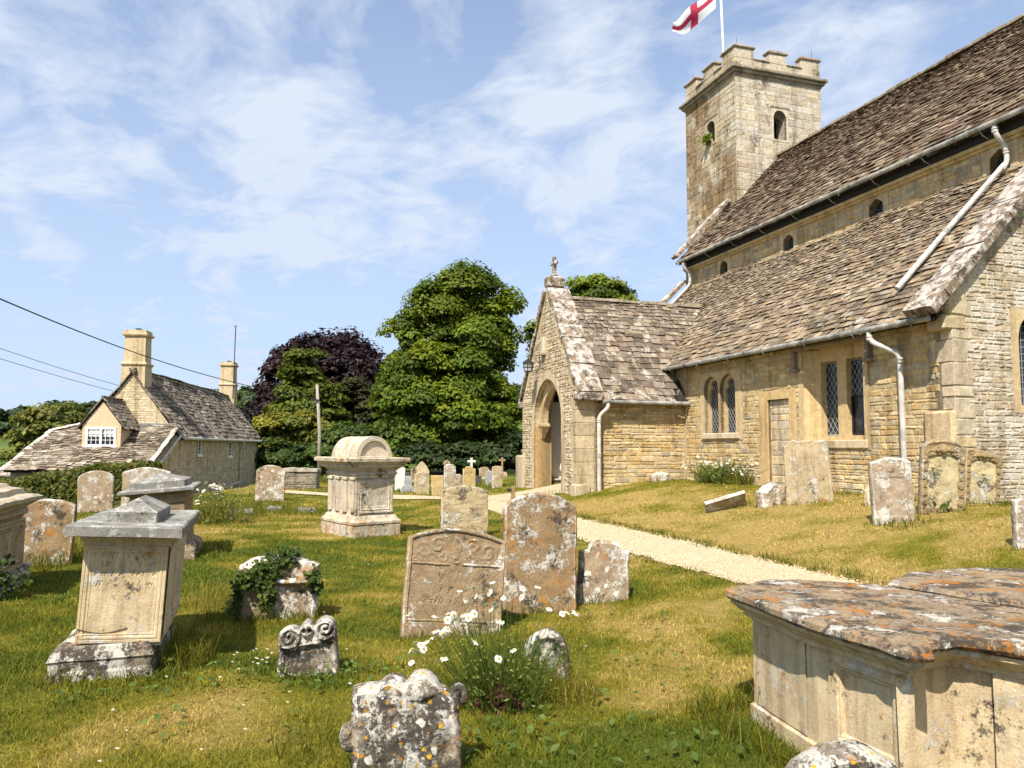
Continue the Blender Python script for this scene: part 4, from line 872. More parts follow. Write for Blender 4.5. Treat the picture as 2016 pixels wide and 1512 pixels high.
def c_wide(x, z, w, h):
    r = 0 * x; top = h - .11 * w * (2 * x / w) ** 2; inside = (np.abs(x) < w * .455) & (z < top - .035 * h) 
    r = np.where(inside & (z > .12 * h), -.012, .006)
    band = inside & (z > .66 * h)
    s = 0 * x
    for cx, cz, R, t, hd in ((-.33, .77, .10, 1.6, 1), (-.19, .83, .085, 1.4, -1), (-.14, .72, .06, 1.2, 1), (.16, .83, .085, 1.5, 1), (.33, .77, .10, 1.6, -1), (.17, .72, .065, 1.2, -1), (-.42, .70, .04, 1, 1), (.42, .70, .04, 1, -1), (.0, .70, .05, 1, 1)):
        s = np.maximum(s, spiral(x, z, cx * w, cz * h, R * w, t, hd))
    s = np.maximum(s, .9 * dome(x, z, 0, .80 * h, .05 * w, .12 * h)); s = np.maximum(s, .6 * (np.abs(z - (.74 * h + .02 * h * np.sin(x * 42 / w))) < .012 * h))
    er = .55 + .8 * fbm(P3(x * 16, z * 16, 5.), 4); s = np.clip(s + .3 * fbm(P3(x * 40, z * 40, 2.), 3), 0, 1) * np.clip(er, .1, 1); r = np.where(band, r + .013 * s, r); r = r + np.where((np.abs(z - .655 * h) < .006) & (np.abs(x) < w * .45) & (np.abs(x) > .06 * w), .012, 0)
    r = r + np.where((np.abs(z - .135 * h) < .008) & (np.abs(x) < w * .46), .012, 0)
    for k, zc in enumerate((.58, .50, .405, .31, .225)): r = r - .0075 * script(x, z, (-.36 if k % 2 else -.2) * w, (.36 if k % 2 else .26) * w, zc * h, .03 * h, 3. + k * 5) * (1 if k in (2, 3) else .55)
    return r
def c_skull(x, z, w, h):
    r = .0 * x - .0
    r = r + .035 * np.maximum(spiral(x, z, -.30 * w, .76 * h, .22 * w, 2.0, -1, .7), spiral(x, z, .30 * w, .84 * h, .21 * w, 2.2, 1, .7))
    sk = dome(x, z, .0, .86 * h, .125 * w, .13 * h); r = r + .045 * sk + .03 * dome(x, z, .0, .74 * h, .075 * w, .06 * h)
    for cx in (-.05, .05): r = r - .05 * (np.hypot((x - cx * w) / (.034 * w), (z - .83 * h) / (.035 * h)) < 1) * (sk > 0)
    r = r - .03 * (np.hypot((x) / (.015 * w), (z - .77 * h) / (.025 * h)) < 1)
    for zc, d in ((.60, .022), (.655, .012)): r = r + d * np.exp(-((z - zc * h - .06 * x) / (.022 * h)) ** 2)
    r = r - .014 * ((z < .56 * h) & (np.abs(x) < .40 * w)); return r
def c_lobe(x, z, w, h):
    return .022 * dome(x, z, -.02 * w, .52 * h, .42 * w, .46 * h) + .016 * np.maximum(dome(x, z, .17 * w, .86 * h, .16 * w, .13 * h), dome(x, z, -.14 * w, .82 * h, .13 * w, .12 * h)) + .010 * fbm(P3(x * 14, z * 14, 2.), 3)
def c_cherub(x, z, w, h):
    r = 0 * x; top = h - .13 * w * (2 * x / w) ** 2
    inner = (np.abs(x) < w * (.36 + .02 * np.sin(z * 22))) & (z < top - .20 * h) & (z > .08 * h)
    r = np.where(inner, -.028, .0)
    bord = (~inner) & (z > .05 * h)
    s = 0 * x
    for q in (-1, 1):
        for k in range(6): s = np.maximum(s, spiral(x, z, q * w * .43, h * (.14 + .115 * k), .07 * w, 1.2, q * (1 if k % 2 else -1)))
        for cx, cz, R in ((.30, .80, .11), (.15, .87, .08), (.38, .72, .08)): s = np.maximum(s, spiral(x, z, q * cx * w, cz * h, R * w, 1.5, q))
    r = np.where(bord, r + .02 * s, r); r = r + .055 * dome(x, z, 0, .865 * h, .075 * w, .06 * h)
    for q in (-1, 1): r = r + .02 * dome(x, z, q * .16 * w, .86 * h, .12 * w, .035 * h)
    r = r + .014 * (np.abs(top - z) < .035 * h); return r
def t_cherub(x, z, w, h):
    top = h - .13 * w * (2 * x / w) ** 2; inner = ((np.abs(x) < w * .36) & (z < top - .20 * h + .03 * h * np.sin(x * 30)) & (z > .08 * h))[..., None]
    return np.where(inner, np.array([1.15, 1.22, 1.2]), np.array([.72, .66, .58]))
def c_small(x, z, w, h):
    return -.016 * ((np.abs(x) < w * .33) & (z > .1 * h) & (z < .70 * h)) + .012 * (z > .72 * h) * np.maximum(spiral(x, z, -.25 * w, .82 * h, .16 * w, 1.4), spiral(x, z, .25 * w, .82 * h, .16 * w, 1.4, -1)) + .02 * dome(x, z, 0, .85 * h, .1 * w, .08 * h)
def c_flake(x, z, w, h):
    n = fbm(P3(x * 3 + z * 1.2, z * 7, 1.), 4); return .03 * n - .012 * (n > .12) 
def c_ring(x, z, w, h):
    r = np.hypot(x, z - .80 * h); return .012 * (np.abs(r - .18 * w) < .04 * w) + .01 * (np.abs(x) < .03 * w) * (r < .16 * w)
def c_face(x, z, w, h): return -.012 * ((np.abs(z - .66 * h) < .05 * h) & (np.abs(np.abs(x) - .17 * w) < .13 * w)) - .008 * (np.abs(x) < .05 * w) * (np.abs(z - .56 * h) < .05 * h) + .006 * (np.abs(np.abs(x) - .4 * w) < .03 * w)
def c_text(x, z, w, h):
    r = 0 * x
    for k in range(6): r = r - .004 * script(x, z, -.34 * w, .34 * w, (.72 - .1 * k) * h, .03 * h, 60. + k, 40)
    return r
def pix(l, r, b, t, d=None):
    p = gp((l + r) / 2, b); s = p[1] / FPX * 1.0; return p, (r - l) * s, (b - t) * s
Y0 = TH
def stone(l, r, b, t, label, yaw=None, **k):
    p, w, h = pix(l, r, b, t); p[2] -= .01
    yaw = Y0 if yaw is None else yaw; name = k.pop('name', 'headstone'); return headstone(name, label, p, yaw, w, h, **k)
D = math.radians
# foreground
def ears(g, w, h, th):
    a = np.linspace(-.9, 4.3, 16); c = np.array((w * .485, -th * .2, h * .735)); g.tube([c + np.array((.030 * math.cos(q), 0, .042 * math.sin(q))) for q in a], .020, 8)
    c = np.array((-w * .53, -th * .1, h * .40)); g.tube([c + np.array((.022 * math.cos(q), 0, .045 * math.sin(q))) for q in np.linspace(.6, 6.0, 14)], .030, 8)
stone(702, 905, 1525, 1328, 'squat double-lobed headstone mottled with white, black and orange lichen in the foreground', D(4), top='lobes', mat='st_front', th=.15, carve=c_lobe, grid=(70, 74), rnd=.035, rough=.012, lean=(D(-2), D(4)), extra=ears)
stone(554, 664, 1326, 1222, 'small headstone carved with a skull between two scrolls, black with lichen', D(8), top='scroll', mat='st_dark', th=.14, carve=c_skull, grid=(80, 80), rnd=.022, rough=.008, lean=(D(-3), D(3)), taper=-.04)
stone(790, 983, 1249, 1046, 'wide leaning headstone with carved foliage band and worn inscription behind the daisies', D(12), top='segment', mat='st_tan', th=.13, carve=c_wide, grid=(230, 240), rnd=.015, rough=.004, lean=(D(4.5), D(7)), tint=lambda x, z, w, h: np.where((np.abs(x) < w * .44)[..., None], np.array([.88, .87, .86]), np.array([1.1, 1.08, 1.05])))
stone(988, 1133, 1204, 975, 'tallest brown headstone speckled with pale lichen, beside the wide carved one', D(10), top='arch', mat='st_brown', th=.12, grid=(50, 70), rough=.006, lean=(D(.6), D(1)))
stone(1137, 1236, 1184, 1066, 'low rounded headstone blotched white and orange, right of the tallest brown headstone', D(6), top='shoulder', mat='st_spot', th=.13, grid=(46, 46), rough=.010, rnd=.03, lean=(D(2), D(2)))
stone(868, 960, 1062, 957, 'plain pale headstone with flaking rough face beside the gravel path', D(10), top='segment', mat='st_rough', th=.13, carve=c_flake, grid=(70, 76), lean=(D(0), D(2)))
stone(1030, 1120, 1332, 1240, 'small round-topped headstone half hidden by the right side of the daisy clump', D(3), top='round', mat='st_dark', th=.13, grid=(50, 50), rough=.012, rnd=.03, carve=lambda x, z, w, h: -.03 * ((np.hypot(x / (.34 * w), (z - .45 * h) / (.42 * h)) < 1)))
stone(474, 620, 1215, 1096, 'ivy-draped headstone with scrolled shoulders and sunk panel', D(9), top='segment', mat='st_spot', th=.2, grid=(60, 60), rough=.016, rnd=.04, carve=lambda x, z, w, h: .035 * np.exp(-((z - .60 * h) / (.05 * h)) ** 2) - .02 * ((z < .54 * h) & (np.abs(x) < .36 * w)) + .022 * np.maximum(spiral(x, z, -.33 * w, .78 * h, .13 * w, 1.3), spiral(x, z, .34 * w, .78 * h, .14 * w, 1.3, -1)))
IVP = pix(474, 620, 1215, 1096)
# left side
stone(36, 134, 1112, 984, 'broad headstone with shallow arched top standing in long grass behind the left tomb', D(14), top='segment', mat='st_brown', th=.12, lean=(D(1.5), D(2)), grid=(50, 60))
stone(28, 52, 1146, 1103, 'small stump of a gravestone peeping out beside the ivy-footed tomb', D(14), top='slope', mat='st_dark', th=.14, name='gravestone_stump', cat='gravestone')
stone(157, 221, 1008, 927, 'round-topped headstone dotted with white lichen rings in front of the hedge', D(14), top='arch', mat='st_spot', th=.11, lean=(D(-2.5), 0), grid=(44, 50), tint=lambda x, z, w, h: np.full(x.shape + (3,), 1.0))
stone(243, 330, 1016, 921, 'orange and white lichened headstone behind the second hip-lidded tomb', D(12), top='segment', mat='st_white', th=.13, grid=(44, 50))
stone(503, 558, 986, 916, 'solitary round-topped headstone with one big white lichen patch near the cottage', D(12), top='arch', mat='st_spot', th=.12, lean=(D(1.5), D(1)), grid=(44, 48))
# by the church wall
stone(1552, 1638, 990, 869, 'tall blank tan headstone standing before the church wall under the large window', D(-12), top='wave', mat='st_wall', th=.12, lean=(D(-3), D(3)), taper=-.06, grid=(44, 54), rough=.008)
stone(1488, 1556, 993, 946, 'crumbled whitish gravestone stump left of the tall blank headstone', D(20), top='peak', mat='st_white', th=.22, grid=(40, 40), rough=.03, rnd=.05, name='gravestone_stump', cat='gravestone')
stone(1722, 1797, 1028, 902, 'narrow headstone with white-crusted carved top, in front of the downpipe', D(-9), top='segment', mat='st_white', th=.16, carve=c_small, grid=(60, 76), lean=(D(-2.5), D(0)), rough=.010)
stone(1812, 1890, 1008, 866, 'larger of two cherub-carved headstones with smooth grey-green face by the church corner', D(-8), top='ogee', mat='st_rough', th=.16, carve=c_cherub, tint=t_cherub, grid=(90, 120), lean=(D(3), D(-2)), rough=.006)
_x, _y = from_church(-.06, -.46); headstone('headstone', 'smaller cherub-carved headstone overlapping its larger neighbour by the church corner', (_x, _y, .66), D(-6), .56, .99, top='slope', mat='st_rough', th=.15, carve=c_cherub, tint=t_cherub, grid=(80, 100), lean=(D(4), D(0)), rough=.006)
stone(1700, 1740, 993, 952, 'low pointed fragment of stone behind the narrow white-crusted headstone', D(20), top='peak', mat='st_pale', th=.12, name='stone_fragment', cat='gravestone')
stone(2000, 2052, 1076, 980, 'white-topped headstone cut off by the right edge of the view', D(-8), top='segment', mat='st_white', th=.13, grid=(40, 50))
_x, _y = from_church(-.95, 8.85); headstone('boundary_stone', 'small mossy boulder-like stone at the angle of porch and aisle', (_x, _y, float(hgt(_x, _y))), D(20), .55, .26, th=.3, top='round', mat='st_white', rnd=.06, rough=.03, cat='stone')
# fallen slab
p = gp(1430, 1008); g = G()
V = []; nx = 26; nz = 14
a = np.linspace(-1, 1, nx); bq = np.linspace(0, 1, nz); A, Bq = np.meshgrid(a, bq, indexing='ij'); tx = A * .36 * (1 - .12 * (Bq > .8)) + .03 * fbm(P3(A * 3, Bq * 3, 1.), 3); tz = Bq * .66 + .04 * np.sin(A * 3) * Bq
topv = np.stack([tx, tz, .05 + .012 * fbm(P3(A * 6, Bq * 6, 4.), 3)], -1); botv = np.stack([tx, tz, -.05 + 0 * tx], -1); ix = np.arange(nx * nz).reshape(nx, nz); N = nx * nz
Fq = np.stack([ix[:-1, :-1], ix[1:, :-1], ix[1:, 1:], ix[:-1, 1:]], -1).reshape(-1, 4); per = list(ix[:, 0]) + list(ix[-1, 1:]) + list(ix[-2::-1, -1]) + list(ix[0, -2:0:-1])
g.add(np.concatenate([topv.reshape(-1, 3), botv.reshape(-1, 3)]), [tuple(f) for f in Fq] + [tuple(f[::-1] + N) for f in Fq] + [(per[(q + 1) % len(per)], per[q], per[q] + N, per[(q + 1) % len(per)] + N) for q in range(len(per))])
o = g.build('fallen_slab', M['st_white']); o.matrix_world = Matrix.Translation((p[0] - .0, p[1] + .1, p[2] + .27)) @ Matrix.Rotation(D(-4), 4, 'Z') @ Matrix.Rotation(D(-17), 4, 'Y') @ Matrix.Rotation(D(-47), 4, 'X') @ Matrix.Diagonal((1.1, .9, .8, 1))
tag(o, 'fallen gravestone slab propped at a slant on the grass bank above the path', 'gravestone'); tuft(p[0] + .3, p[1] + .3, .3, 110, .06, .14, .009)
# flat ledgers in the grass
for l, r_, y, lab in ((448, 500, 1013, 'flat broken ledger stone sunk in long grass, nearest the daisies'), (525, 552, 1006, 'small flat ledger fragment sunk in grass in front of the solitary headstone'), (588, 622, 1008, 'flat ledger fragment sunk in grass left of the barrel-topped tomb')):
    p, w_, _ = pix(l, r_, y, y - 5); g = G(); g.bbox((-w_ / 2, -.3, -.1), (w_ / 2, .3, .09), .03, jit=.02); o = g.build('ledger_stone', M['st_grey']); o.location = p; o.rotation_euler = (D(2), D(3), TH); tag(o, lab, 'ledger stone', 'ledger stones sunk in the grass'); tuft(p[0], p[1] - .4, .7, 260, .08, .22, .012)
# far graves by the tree
FG = [(777, 796, 965, 917, 'slope', 'st_clean', 'whitish leaning slab headstone just right of the barrel-topped tomb', None), (794, 806, 943, 929, 'flat', 'st_dkgrey', 'small dark grey square headstone behind the pale low ones', None),
      (792, 811, 957, 937, 'arch', 'st_blue', 'pale grey low headstone above a rounded kerb-like stone', None), (788, 816, 969, 953, 'round', 'st_blue', 'lowest rounded grey headstone right of the barrel-topped tomb', None),
      (809, 822, 950, 922, 'segment', 'st_brown', 'brown headstone partly behind the gothic-pointed one', None), (817, 845, 948, 909, 'gothic', 'st_pale', 'gothic-pointed pale headstone rising behind a pinkish one', None),
      (816, 845, 972, 929, 'arch', 'st_rough', 'pinkish round-shouldered headstone in front of the gothic-pointed one', c_text), (850, 874, 976, 936, 'flat', 'st_yellow', 'square yellow-lichened headstone left of the tall clipped one', None),
      (874, 897, 962, 914, 'clip', 'st_white', 'tall white headstone with clipped corners and a carved roundel', c_ring), (896, 906, 955, 933, 'flat', 'st_rough', 'narrow pinkish headstone between the roundel and yellow ones', None),
      (904, 913, 957, 934, 'slope', 'st_dark', 'dark speckled sliver of headstone left of the yellow carved one', None), (911, 936, 960, 918, 'shoulder', 'st_yellow', 'yellow headstone with sunk carving below its shouldered top', c_face),
      (936, 948, 953, 936, 'flat', 'st_dkgrey', 'dark charcoal headstone right of the yellow carved one', None), (943, 963, 943, 919, 'arch', 'st_tan', 'round-topped brown headstone farthest back near the tree shade', None),
      (956, 970, 954, 926, 'round', 'st_blue', 'blue-grey oval headstone left of the tall brown one', None), (968, 989, 960, 917, 'segment', 'st_rough', 'tall brown headstone nearest the porch corner', None), (988, 998, 939, 928, 'slope', 'st_pale', 'tiny pale stump right of the brown cross', None)]
for l, r_, b, t_, top, mt, lab, cv in FG:
    stone(l, r_, b, t_, lab, D(random.uniform(4, 16)), top=top, mat=mt, th=.12, carve=cv, grid=(34, 40), lean=(D(random.uniform(-2, 2)), D(random.uniform(-1, 2))), rough=.006)
def cross(l, r_, b, t_, yb, mat, lab, base=True):
    p, w_, h_ = pix(l, r_, yb, t_); g = G(); a = w_ * .14; d = .06
    g.bbox((-a, -d, -.1), (a, d, h_), .012, jit=.002); hb = h_ - w_ * .42
    g.bbox((-w_ / 2, -d * .96, hb - a), (w_ / 2, d * .96, hb + a), .012, jit=.002)
    if base: g.bbox((-a * 2.6, -.2, -.1), (a * 2.6, .2, .13), .02); g.bbox((-a * 1.9, -.14, .12), (a * 1.9, .14, .24), .02)
    o = g.build('cross_gravestone', mat); o.location = p; o.rotation_euler = (0, 0, D(10)); tag(o, lab, 'grave cross', 'cross gravestones behind the headstones'); return o
cross(920, 936, 0, 902, 945, M['st_clean'], 'white marble cross standing behind the yellow headstone'); cross(982, 995, 0, 901, 940, M['st_tan'], 'brown stone cross on a stepped base near the porch corner')
p, w_, h_ = pix(872, 886, 950, 906); g = G(); g.bbox((-.05, -.05, -.1), (.05, .05, h_), .01); hb = h_ - w_ * .5; g.bbox((-w_ / 2, -.05, hb - .06), (w_ / 2, .05, hb + .06), .01)
g.tube([(w_ * .36 * math.cos(q), 0, hb + w_ * .36 * math.sin(q)) for q in np.linspace(0, 2 * np.pi, 20)], .035, 6); o = g.build('cross_gravestone', M['st_tan']); o.location = p; o.rotation_euler = (0, 0, D(8)); tag(o, 'small brown wheel cross peeping over the white roundel headstone', 'grave cross', 'cross gravestones behind the headstones')

# ------------------------------------------------------------------ built tombs
def stack(g, plan, prof, seg=.07, jit=.004, col=(1, 1, 1), cap=True, M4=None, seed=0, zs=None):
    """plan: corners counter-clockwise; prof: (offset, z) from the bottom up"""
    C0_ = np.array(plan, float); mc = len(C0_); en = []
    for i in range(mc): d = C0_[(i + 1) % mc] - C0_[i]; d = d / np.linalg.norm(d); en.append(np.array([d[1], -d[0]]))
    mit = np.array([(en[i - 1] + en[i]) / (1 + en[i - 1] @ en[i] + 1e-6) for i in range(mc)]); cnt = [max(1, int(np.linalg.norm(C0_[(i + 1) % mc] - C0_[i]) / seg)) for i in range(mc)]
    V = []; m = sum(cnt); N = np.concatenate([np.tile(en[i], (cnt[i], 1)) for i in range(mc)])
    for k, (o, z) in enumerate(prof):
        C_ = C0_ + mit * o; q = np.concatenate([C_[i] + (C_[(i + 1) % mc] - C_[i]) * (np.arange(cnt[i]) / cnt[i])[:, None] for i in range(mc)])
        n = fbm(P3(q[:, 0] * 7, q[:, 1] * 7, z * 9 + seed), 3) * jit * 2.2; q = q + N * n[:, None]
        V.append(np.stack([q[:, 0], q[:, 1], np.full(m, z) + fbm(P3(q[:, 0] * 3, q[:, 1] * 3, seed + 5.), 2) * jit], 1))
    V = np.concatenate(V); F = [(k * m + i, k * m + (i + 1) % m, (k + 1) * m + (i + 1) % m, (k + 1) * m + i) for k in range(len(prof) - 1) for i in range(m)]
    if M4 is not None: V = xf(M4, V)
    g.add(V, F, col)
    if cap:
        T = V[-m:]; tri = geometry.tessellate_polygon([[Vector((p_[0], p_[1], 0)) for p_ in T]]); up = lambda a, b, c: (T[b][0] - T[a][0]) * (T[c][1] - T[a][1]) - (T[c][0] - T[a][0]) * (T[b][1] - T[a][1]) > 0
        g.add(T, [(a, b, c) if up(a, b, c) else (a, c, b) for a, b, c in tri], col)
    return g
def rpl(hx, hy): return [(-hx, -hy), (hx, -hy), (hx, hy), (-hx, hy)]
def panelgrid(g, O, ea, eb, n, w, h, fn, nx=60, nz=60, col=(1, 1, 1), rough=.002):
    a = np.linspace(-w / 2, w / 2, nx); b = np.linspace(0, h, nz); A, Bq = np.meshgrid(a, b, indexing='ij'); r = fn(A, Bq, w, h)
    V = np.array(O) + A[..., None] * np.array(ea) + Bq[..., None] * np.array(eb) + (r + rough * fbm(P3(A * 20, Bq * 20, 3.), 3))[..., None] * np.array(n)
    ix = np.arange(nx * nz).reshape(nx, nz); F = np.stack([ix[:-1, :-1], ix[1:, :-1], ix[1:, 1:], ix[:-1, 1:]], -1).reshape(-1, 4)
    if np.cross(ea, eb) @ np.array(n, float) < 0: F = F[:, ::-1]
    g.add(V.reshape(-1, 3), F, col); return g
def frame_relief(x, z, w, h, b=.07, d=.014):
    e = np.minimum(np.minimum(w / 2 - np.abs(x), z), h - z); return d * sstep(b * 1.0, b * .75, e) - d * .5 * ((e > b * .35) & (e < b * .5)) + d * .4 * ((e > b) & (e < b * 1.25))
def c_tomb(x, z, w, h):
    r = frame_relief(x, z, w, h, .05, .008)
    for k, zc in enumerate((.90, .80, .70, .60)): r = r - .006 * script(x, z, -.38 * w, .38 * w, zc * h, .03 * h, 11. + k * 3, 45)
    r = r - .012 * ((z < .13 * h + .02 * np.sin(x * 14)) & (x < .05) & (z > .09 * h)); return r
def hip(g, hx, hy, z0, z1, z2, rl=.3, col=(1, 1, 1)):
    """slab-sided block with a hipped top"""
    g.bbox((-hx, -hy, z0), (hx, hy, z1), .008, col, jit=.003)
    V = [(-hx, -hy, z1 - .004), (hx, -hy, z1 - .004), (hx, hy, z1 - .004), (-hx, hy, z1 - .004), (0, -hy * rl, z2), (0, hy * rl, z2)]
    g.add(V, [(0, 1, 4), (1, 2, 5, 4), (2, 3, 5), (3, 0, 4, 5)], col)
# leaning pedestal tomb
p = gp(196, 1338); c = p[:2] + np.array((-math.sin(TH), math.cos(TH))) * .62
T1 = thing('pedestal_tomb', 'leaning pale pedestal tomb with grey slab lid and hipped cap, left foreground', 'tomb', (c[0], c[1], p[2] - .02), TH, 'hip-lidded pedestal tombs')
g = G(); stack(g, rpl(.30, .60), [(.03, -.2), (.03, .07), (.02, .09), (.02, .15), (.03, .16), (-.005, .235), (-.03, .25)], .05, .012); g.build('plinth', M['st_dark'], T1, smooth=False)
g = G(); stack(g, rpl(.268, .56), [(.0, .22), (.0, .90), (.012, .91), (.012, .935), (.03, .955), (.03, .99)], .06, .004, seed=3)
panelgrid(g, (0, -.575, .25), ex, ez, my_, .535, .66, c_tomb, 170, 200, (1, 1, 1))
V_ = [(-.2675, -.575, .25), (.2675, -.575, .25), (.2675, -.575, .91), (-.2675, -.575, .91)]
for x_ in (-.2675, .2675): g.box((min(x_, x_ * .99), -.578, .25), (max(x_, x_ * .99), -.55, .91))
panelgrid(g, (.270, 0, .27), (0, 1, 0), ez, ex, 1.14, .64, lambda x, z, w, h: frame_relief(x, z, w, h, .10, .012), 60, 40)
BODY = g.build('body', M['st_pale'], T1); 
g = G(); stack(g, rpl(.365, .75), [(-.03, .985), (.0, .99), (.0, 1.052), (-.012, 1.062)], .05, .006, seed=9); LID = g.build('lid', M['st_grey'], T1)
g = G(); hip(g, .165, .40, 1.055, 1.14, 1.225, .45); CAP = g.build('cap', M['st_grey'], T1); CAP.location = (.01, -.02, 0)
for o in (BODY, LID): o.rotation_euler = (0, D(2.6), 0); o.location = (.085, 0, 0)
CAP.rotation_euler = (0, D(2.6), 0); CAP.location = (.085, -.06, 0)
skirt(p + np.array((-.1, .6, 0)), TH, .75, 1.4, 420, .04, .15); tuft(p[0] + .42, p[1] + .40, .22, 300, .10, .30, .005, .25, .9); tuft(p[0] - .2, p[1] - .02, .14, 140, .06, .2, .004, .45)
# second hip-lidded tomb behind it
p = gp(368, 1100); ax = np.array((-math.sin(TH), math.cos(TH))); bx = np.array((math.cos(TH), math.sin(TH))); c = p[:2] + ax * .62 - bx * .36
T2 = thing('pedestal_tomb', 'tan pedestal tomb with pale hipped lid behind the leaning pale tomb', 'tomb', (c[0], c[1], p[2]), TH, 'hip-lidded pedestal tombs'); T2.rotation_euler = (0, D(-4.2), TH)
g = G(); stack(g, rpl(.42, .70), [(.04, -.2), (.04, .1), (.0, .14), (-.02, .16)], .06, .02); g.build('plinth', M['st_slab'], T2)
g = G(); stack(g, rpl(.36, .6), [(.0, .14), (.0, .76), (.02, .78), (.02, .84), (.0, .86), (.0, .90), (.08, .94)], .06, .005); panelgrid(g, (0, -.605, .17), ex, ez, my_, .70, .58, lambda x, z, w, h: frame_relief(x, z, w, h, .07, .012), 60, 50); g.build('body', M['st_tan'], T2)
g = G(); stack(g, rpl(.36, .6), [(.09, .93), (.135, .95), (.135, .985), (.11, 1.0)], .05, .006); hip(g, .36, .58, .99, 1.09, 1.20, .35); g.build('lid', M['st_grey'], T2)
skirt(p + np.array((-.3, .6, 0)), TH, .9, 1.4, 400)
# moulded tomb at the left edge
p = gp(20, 1195); c = (p[0] - 1.0, p[1] + .62)
T3 = thing('chest_tomb', 'moulded tomb at the left edge with ivy round its foot', 'tomb', (c[0], c[1], p[2]), TH, 'chest tombs')
g = G(); stack(g, rpl(.46, .7), [(.05, -.2), (.05, .12), (.0, .18)], .06, .01); g.build('plinth', M['st_dark'], T3)
g = G(); stack(g, rpl(.44, .68), [(.0, .17), (-.02, .5), (-.01, .78), (.03, .80), (.03, .84), (.0, .86)], .06, .006); panelgrid(g, (0, -.69, .2), ex, ez, my_, .8, .56, lambda x, z, w, h: frame_relief(x, z, w, h, .1, .025), 50, 40); panelgrid(g, (.445, 0, .2), (0, 1, 0), ez, ex, 1.2, .56, lambda x, z, w, h: frame_relief(x, z, w, h, .1, .03), 60, 40); g.build('body', M['st_rough'], T3)
g = G(); stack(g, rpl(.44, .68), [(.0, .85), (.03, .89), (.09, .93), (.12, .95), (.14, .955), (.15, 1.0), (.10, 1.02), (.0, 1.03), (-.02, 1.09), (-.12, 1.11), (-.16, 1.15), (-.28, 1.16)], .05, .009); g.build('lid', M['st_barrel'], T3)
# barrel-topped tomb
YB = D(38); p = gp(694, 1060); e1 = np.array((math.cos(YB), math.sin(YB))); e2 = np.array((-math.sin(YB), math.cos(YB))); hw, hl = .475, .66; c = p[:2] + e1 * hw + e2 * hl
T4 = thing('barrel_tomb', 'tall moulded tomb with ribbed barrel top on a flat cornice, middle of the churchyard', 'tomb', (c[0], c[1], p[2]), YB)
g = G(); stack(g, rpl(hw, hl), [(.0, -.25), (.0, .20), (-.015, .205), (.01, .23), (.01, .27), (-.03, .30), (-.06, .36), (-.09, .38)], .06, .008); g.build('plinth', M['st_barrel'], T4)
g = G(); stack(g, rpl(hw - .1, hl - .1), [(.02, .37), (.0, .44), (.0, 1.06), (.02, 1.08)], .06, .006)
panelgrid(g, (0, -(hl - .085), .42), ex, ez, my_, .70, .58, lambda x, z, w, h: frame_relief(x, z, w, h, .09, .02) + .012 * fbm(P3(x * 6, z * 6, 2.), 4), 50, 44)
for y_ in np.linspace(-.46, .46, 4): g.bbox((-(hw - .1) - .045, y_ - .07, .42), (-(hw - .1) + .02, y_ + .07, 1.0), .014, jit=.003); g.bbox((-(hw - .1) - .06, y_ - .085, 1.0), (-(hw - .1) + .02, y_ + .085, 1.06), .012)
g.build('body', M['st_barrel'], T4)
g = G(); stack(g, rpl(hw - .1, hl - .1), [(.03, 1.05), (.03, 1.09), (.055, 1.11), (.055, 1.14), (.03, 1.16), (.06, 1.20), (.11, 1.235), (.13, 1.245), (.13, 1.28), (.19, 1.33), (.22, 1.345), (.23, 1.40), (.20, 1.415)], .06, .008); g.build('cornice', M['st_barrel'], T4)
g = G(); na, nl = 22, 60; aa = np.linspace(0, np.pi, na); ll = np.linspace(-.52, .52, nl); V = []
for l_ in ll:
    rr = 1 + (.075 * abs(math.sin(l_ * 21)) - .03 if abs(l_) < .46 else .05); r_ = .345 * rr
    V.append(np.stack([r_ * np.cos(aa), np.full(na, l_), 1.40 + r_ * 1.12 * np.sin(aa)], 1))
V = np.concatenate(V); V += np.stack([fbm(V * 6 + k, 3) for k in range(3)], 1) * .012
F = [(i * na + k, (i + 1) * na + k, (i + 1) * na + k + 1, i * na + k + 1) for i in range(nl - 1) for k in range(na - 1)]
g.add(V, [f[::-1] for f in F])
for s_, y_ in ((-1, -.52), (1, .52)):
    rim = [(q * .345 * 1.05 * math.cos(a_), y_, 1.40 + q * .345 * 1.05 * 1.12 * math.sin(a_)) for q in (1, .80) for a_ in aa]; inn = [(.80 * .345 * 1.05 * math.cos(a_), y_ - s_ * .05, 1.40 + .80 * .345 * 1.05 * 1.12 * math.sin(a_)) for a_ in aa]
    Fr = [(k, k + 1, na + k + 1, na + k) for k in range(na - 1)] + [(na + k, na + k + 1, 2 * na + k + 1, 2 * na + k) for k in range(na - 1)] + [tuple(range(2 * na, 3 * na))]
    g.add(rim + inn, Fr if s_ < 0 else [f[::-1] for f in Fr]); g.bbox((-.30, min(y_, y_ - s_ * .05), 1.405), (.30, max(y_, y_ - s_ * .05), 1.44), .01)
g.build('barrel_top', M['st_barrel'], T4); skirt(p + np.array((.2, .9, 0)), YB, 1.1, 1.6, 400)
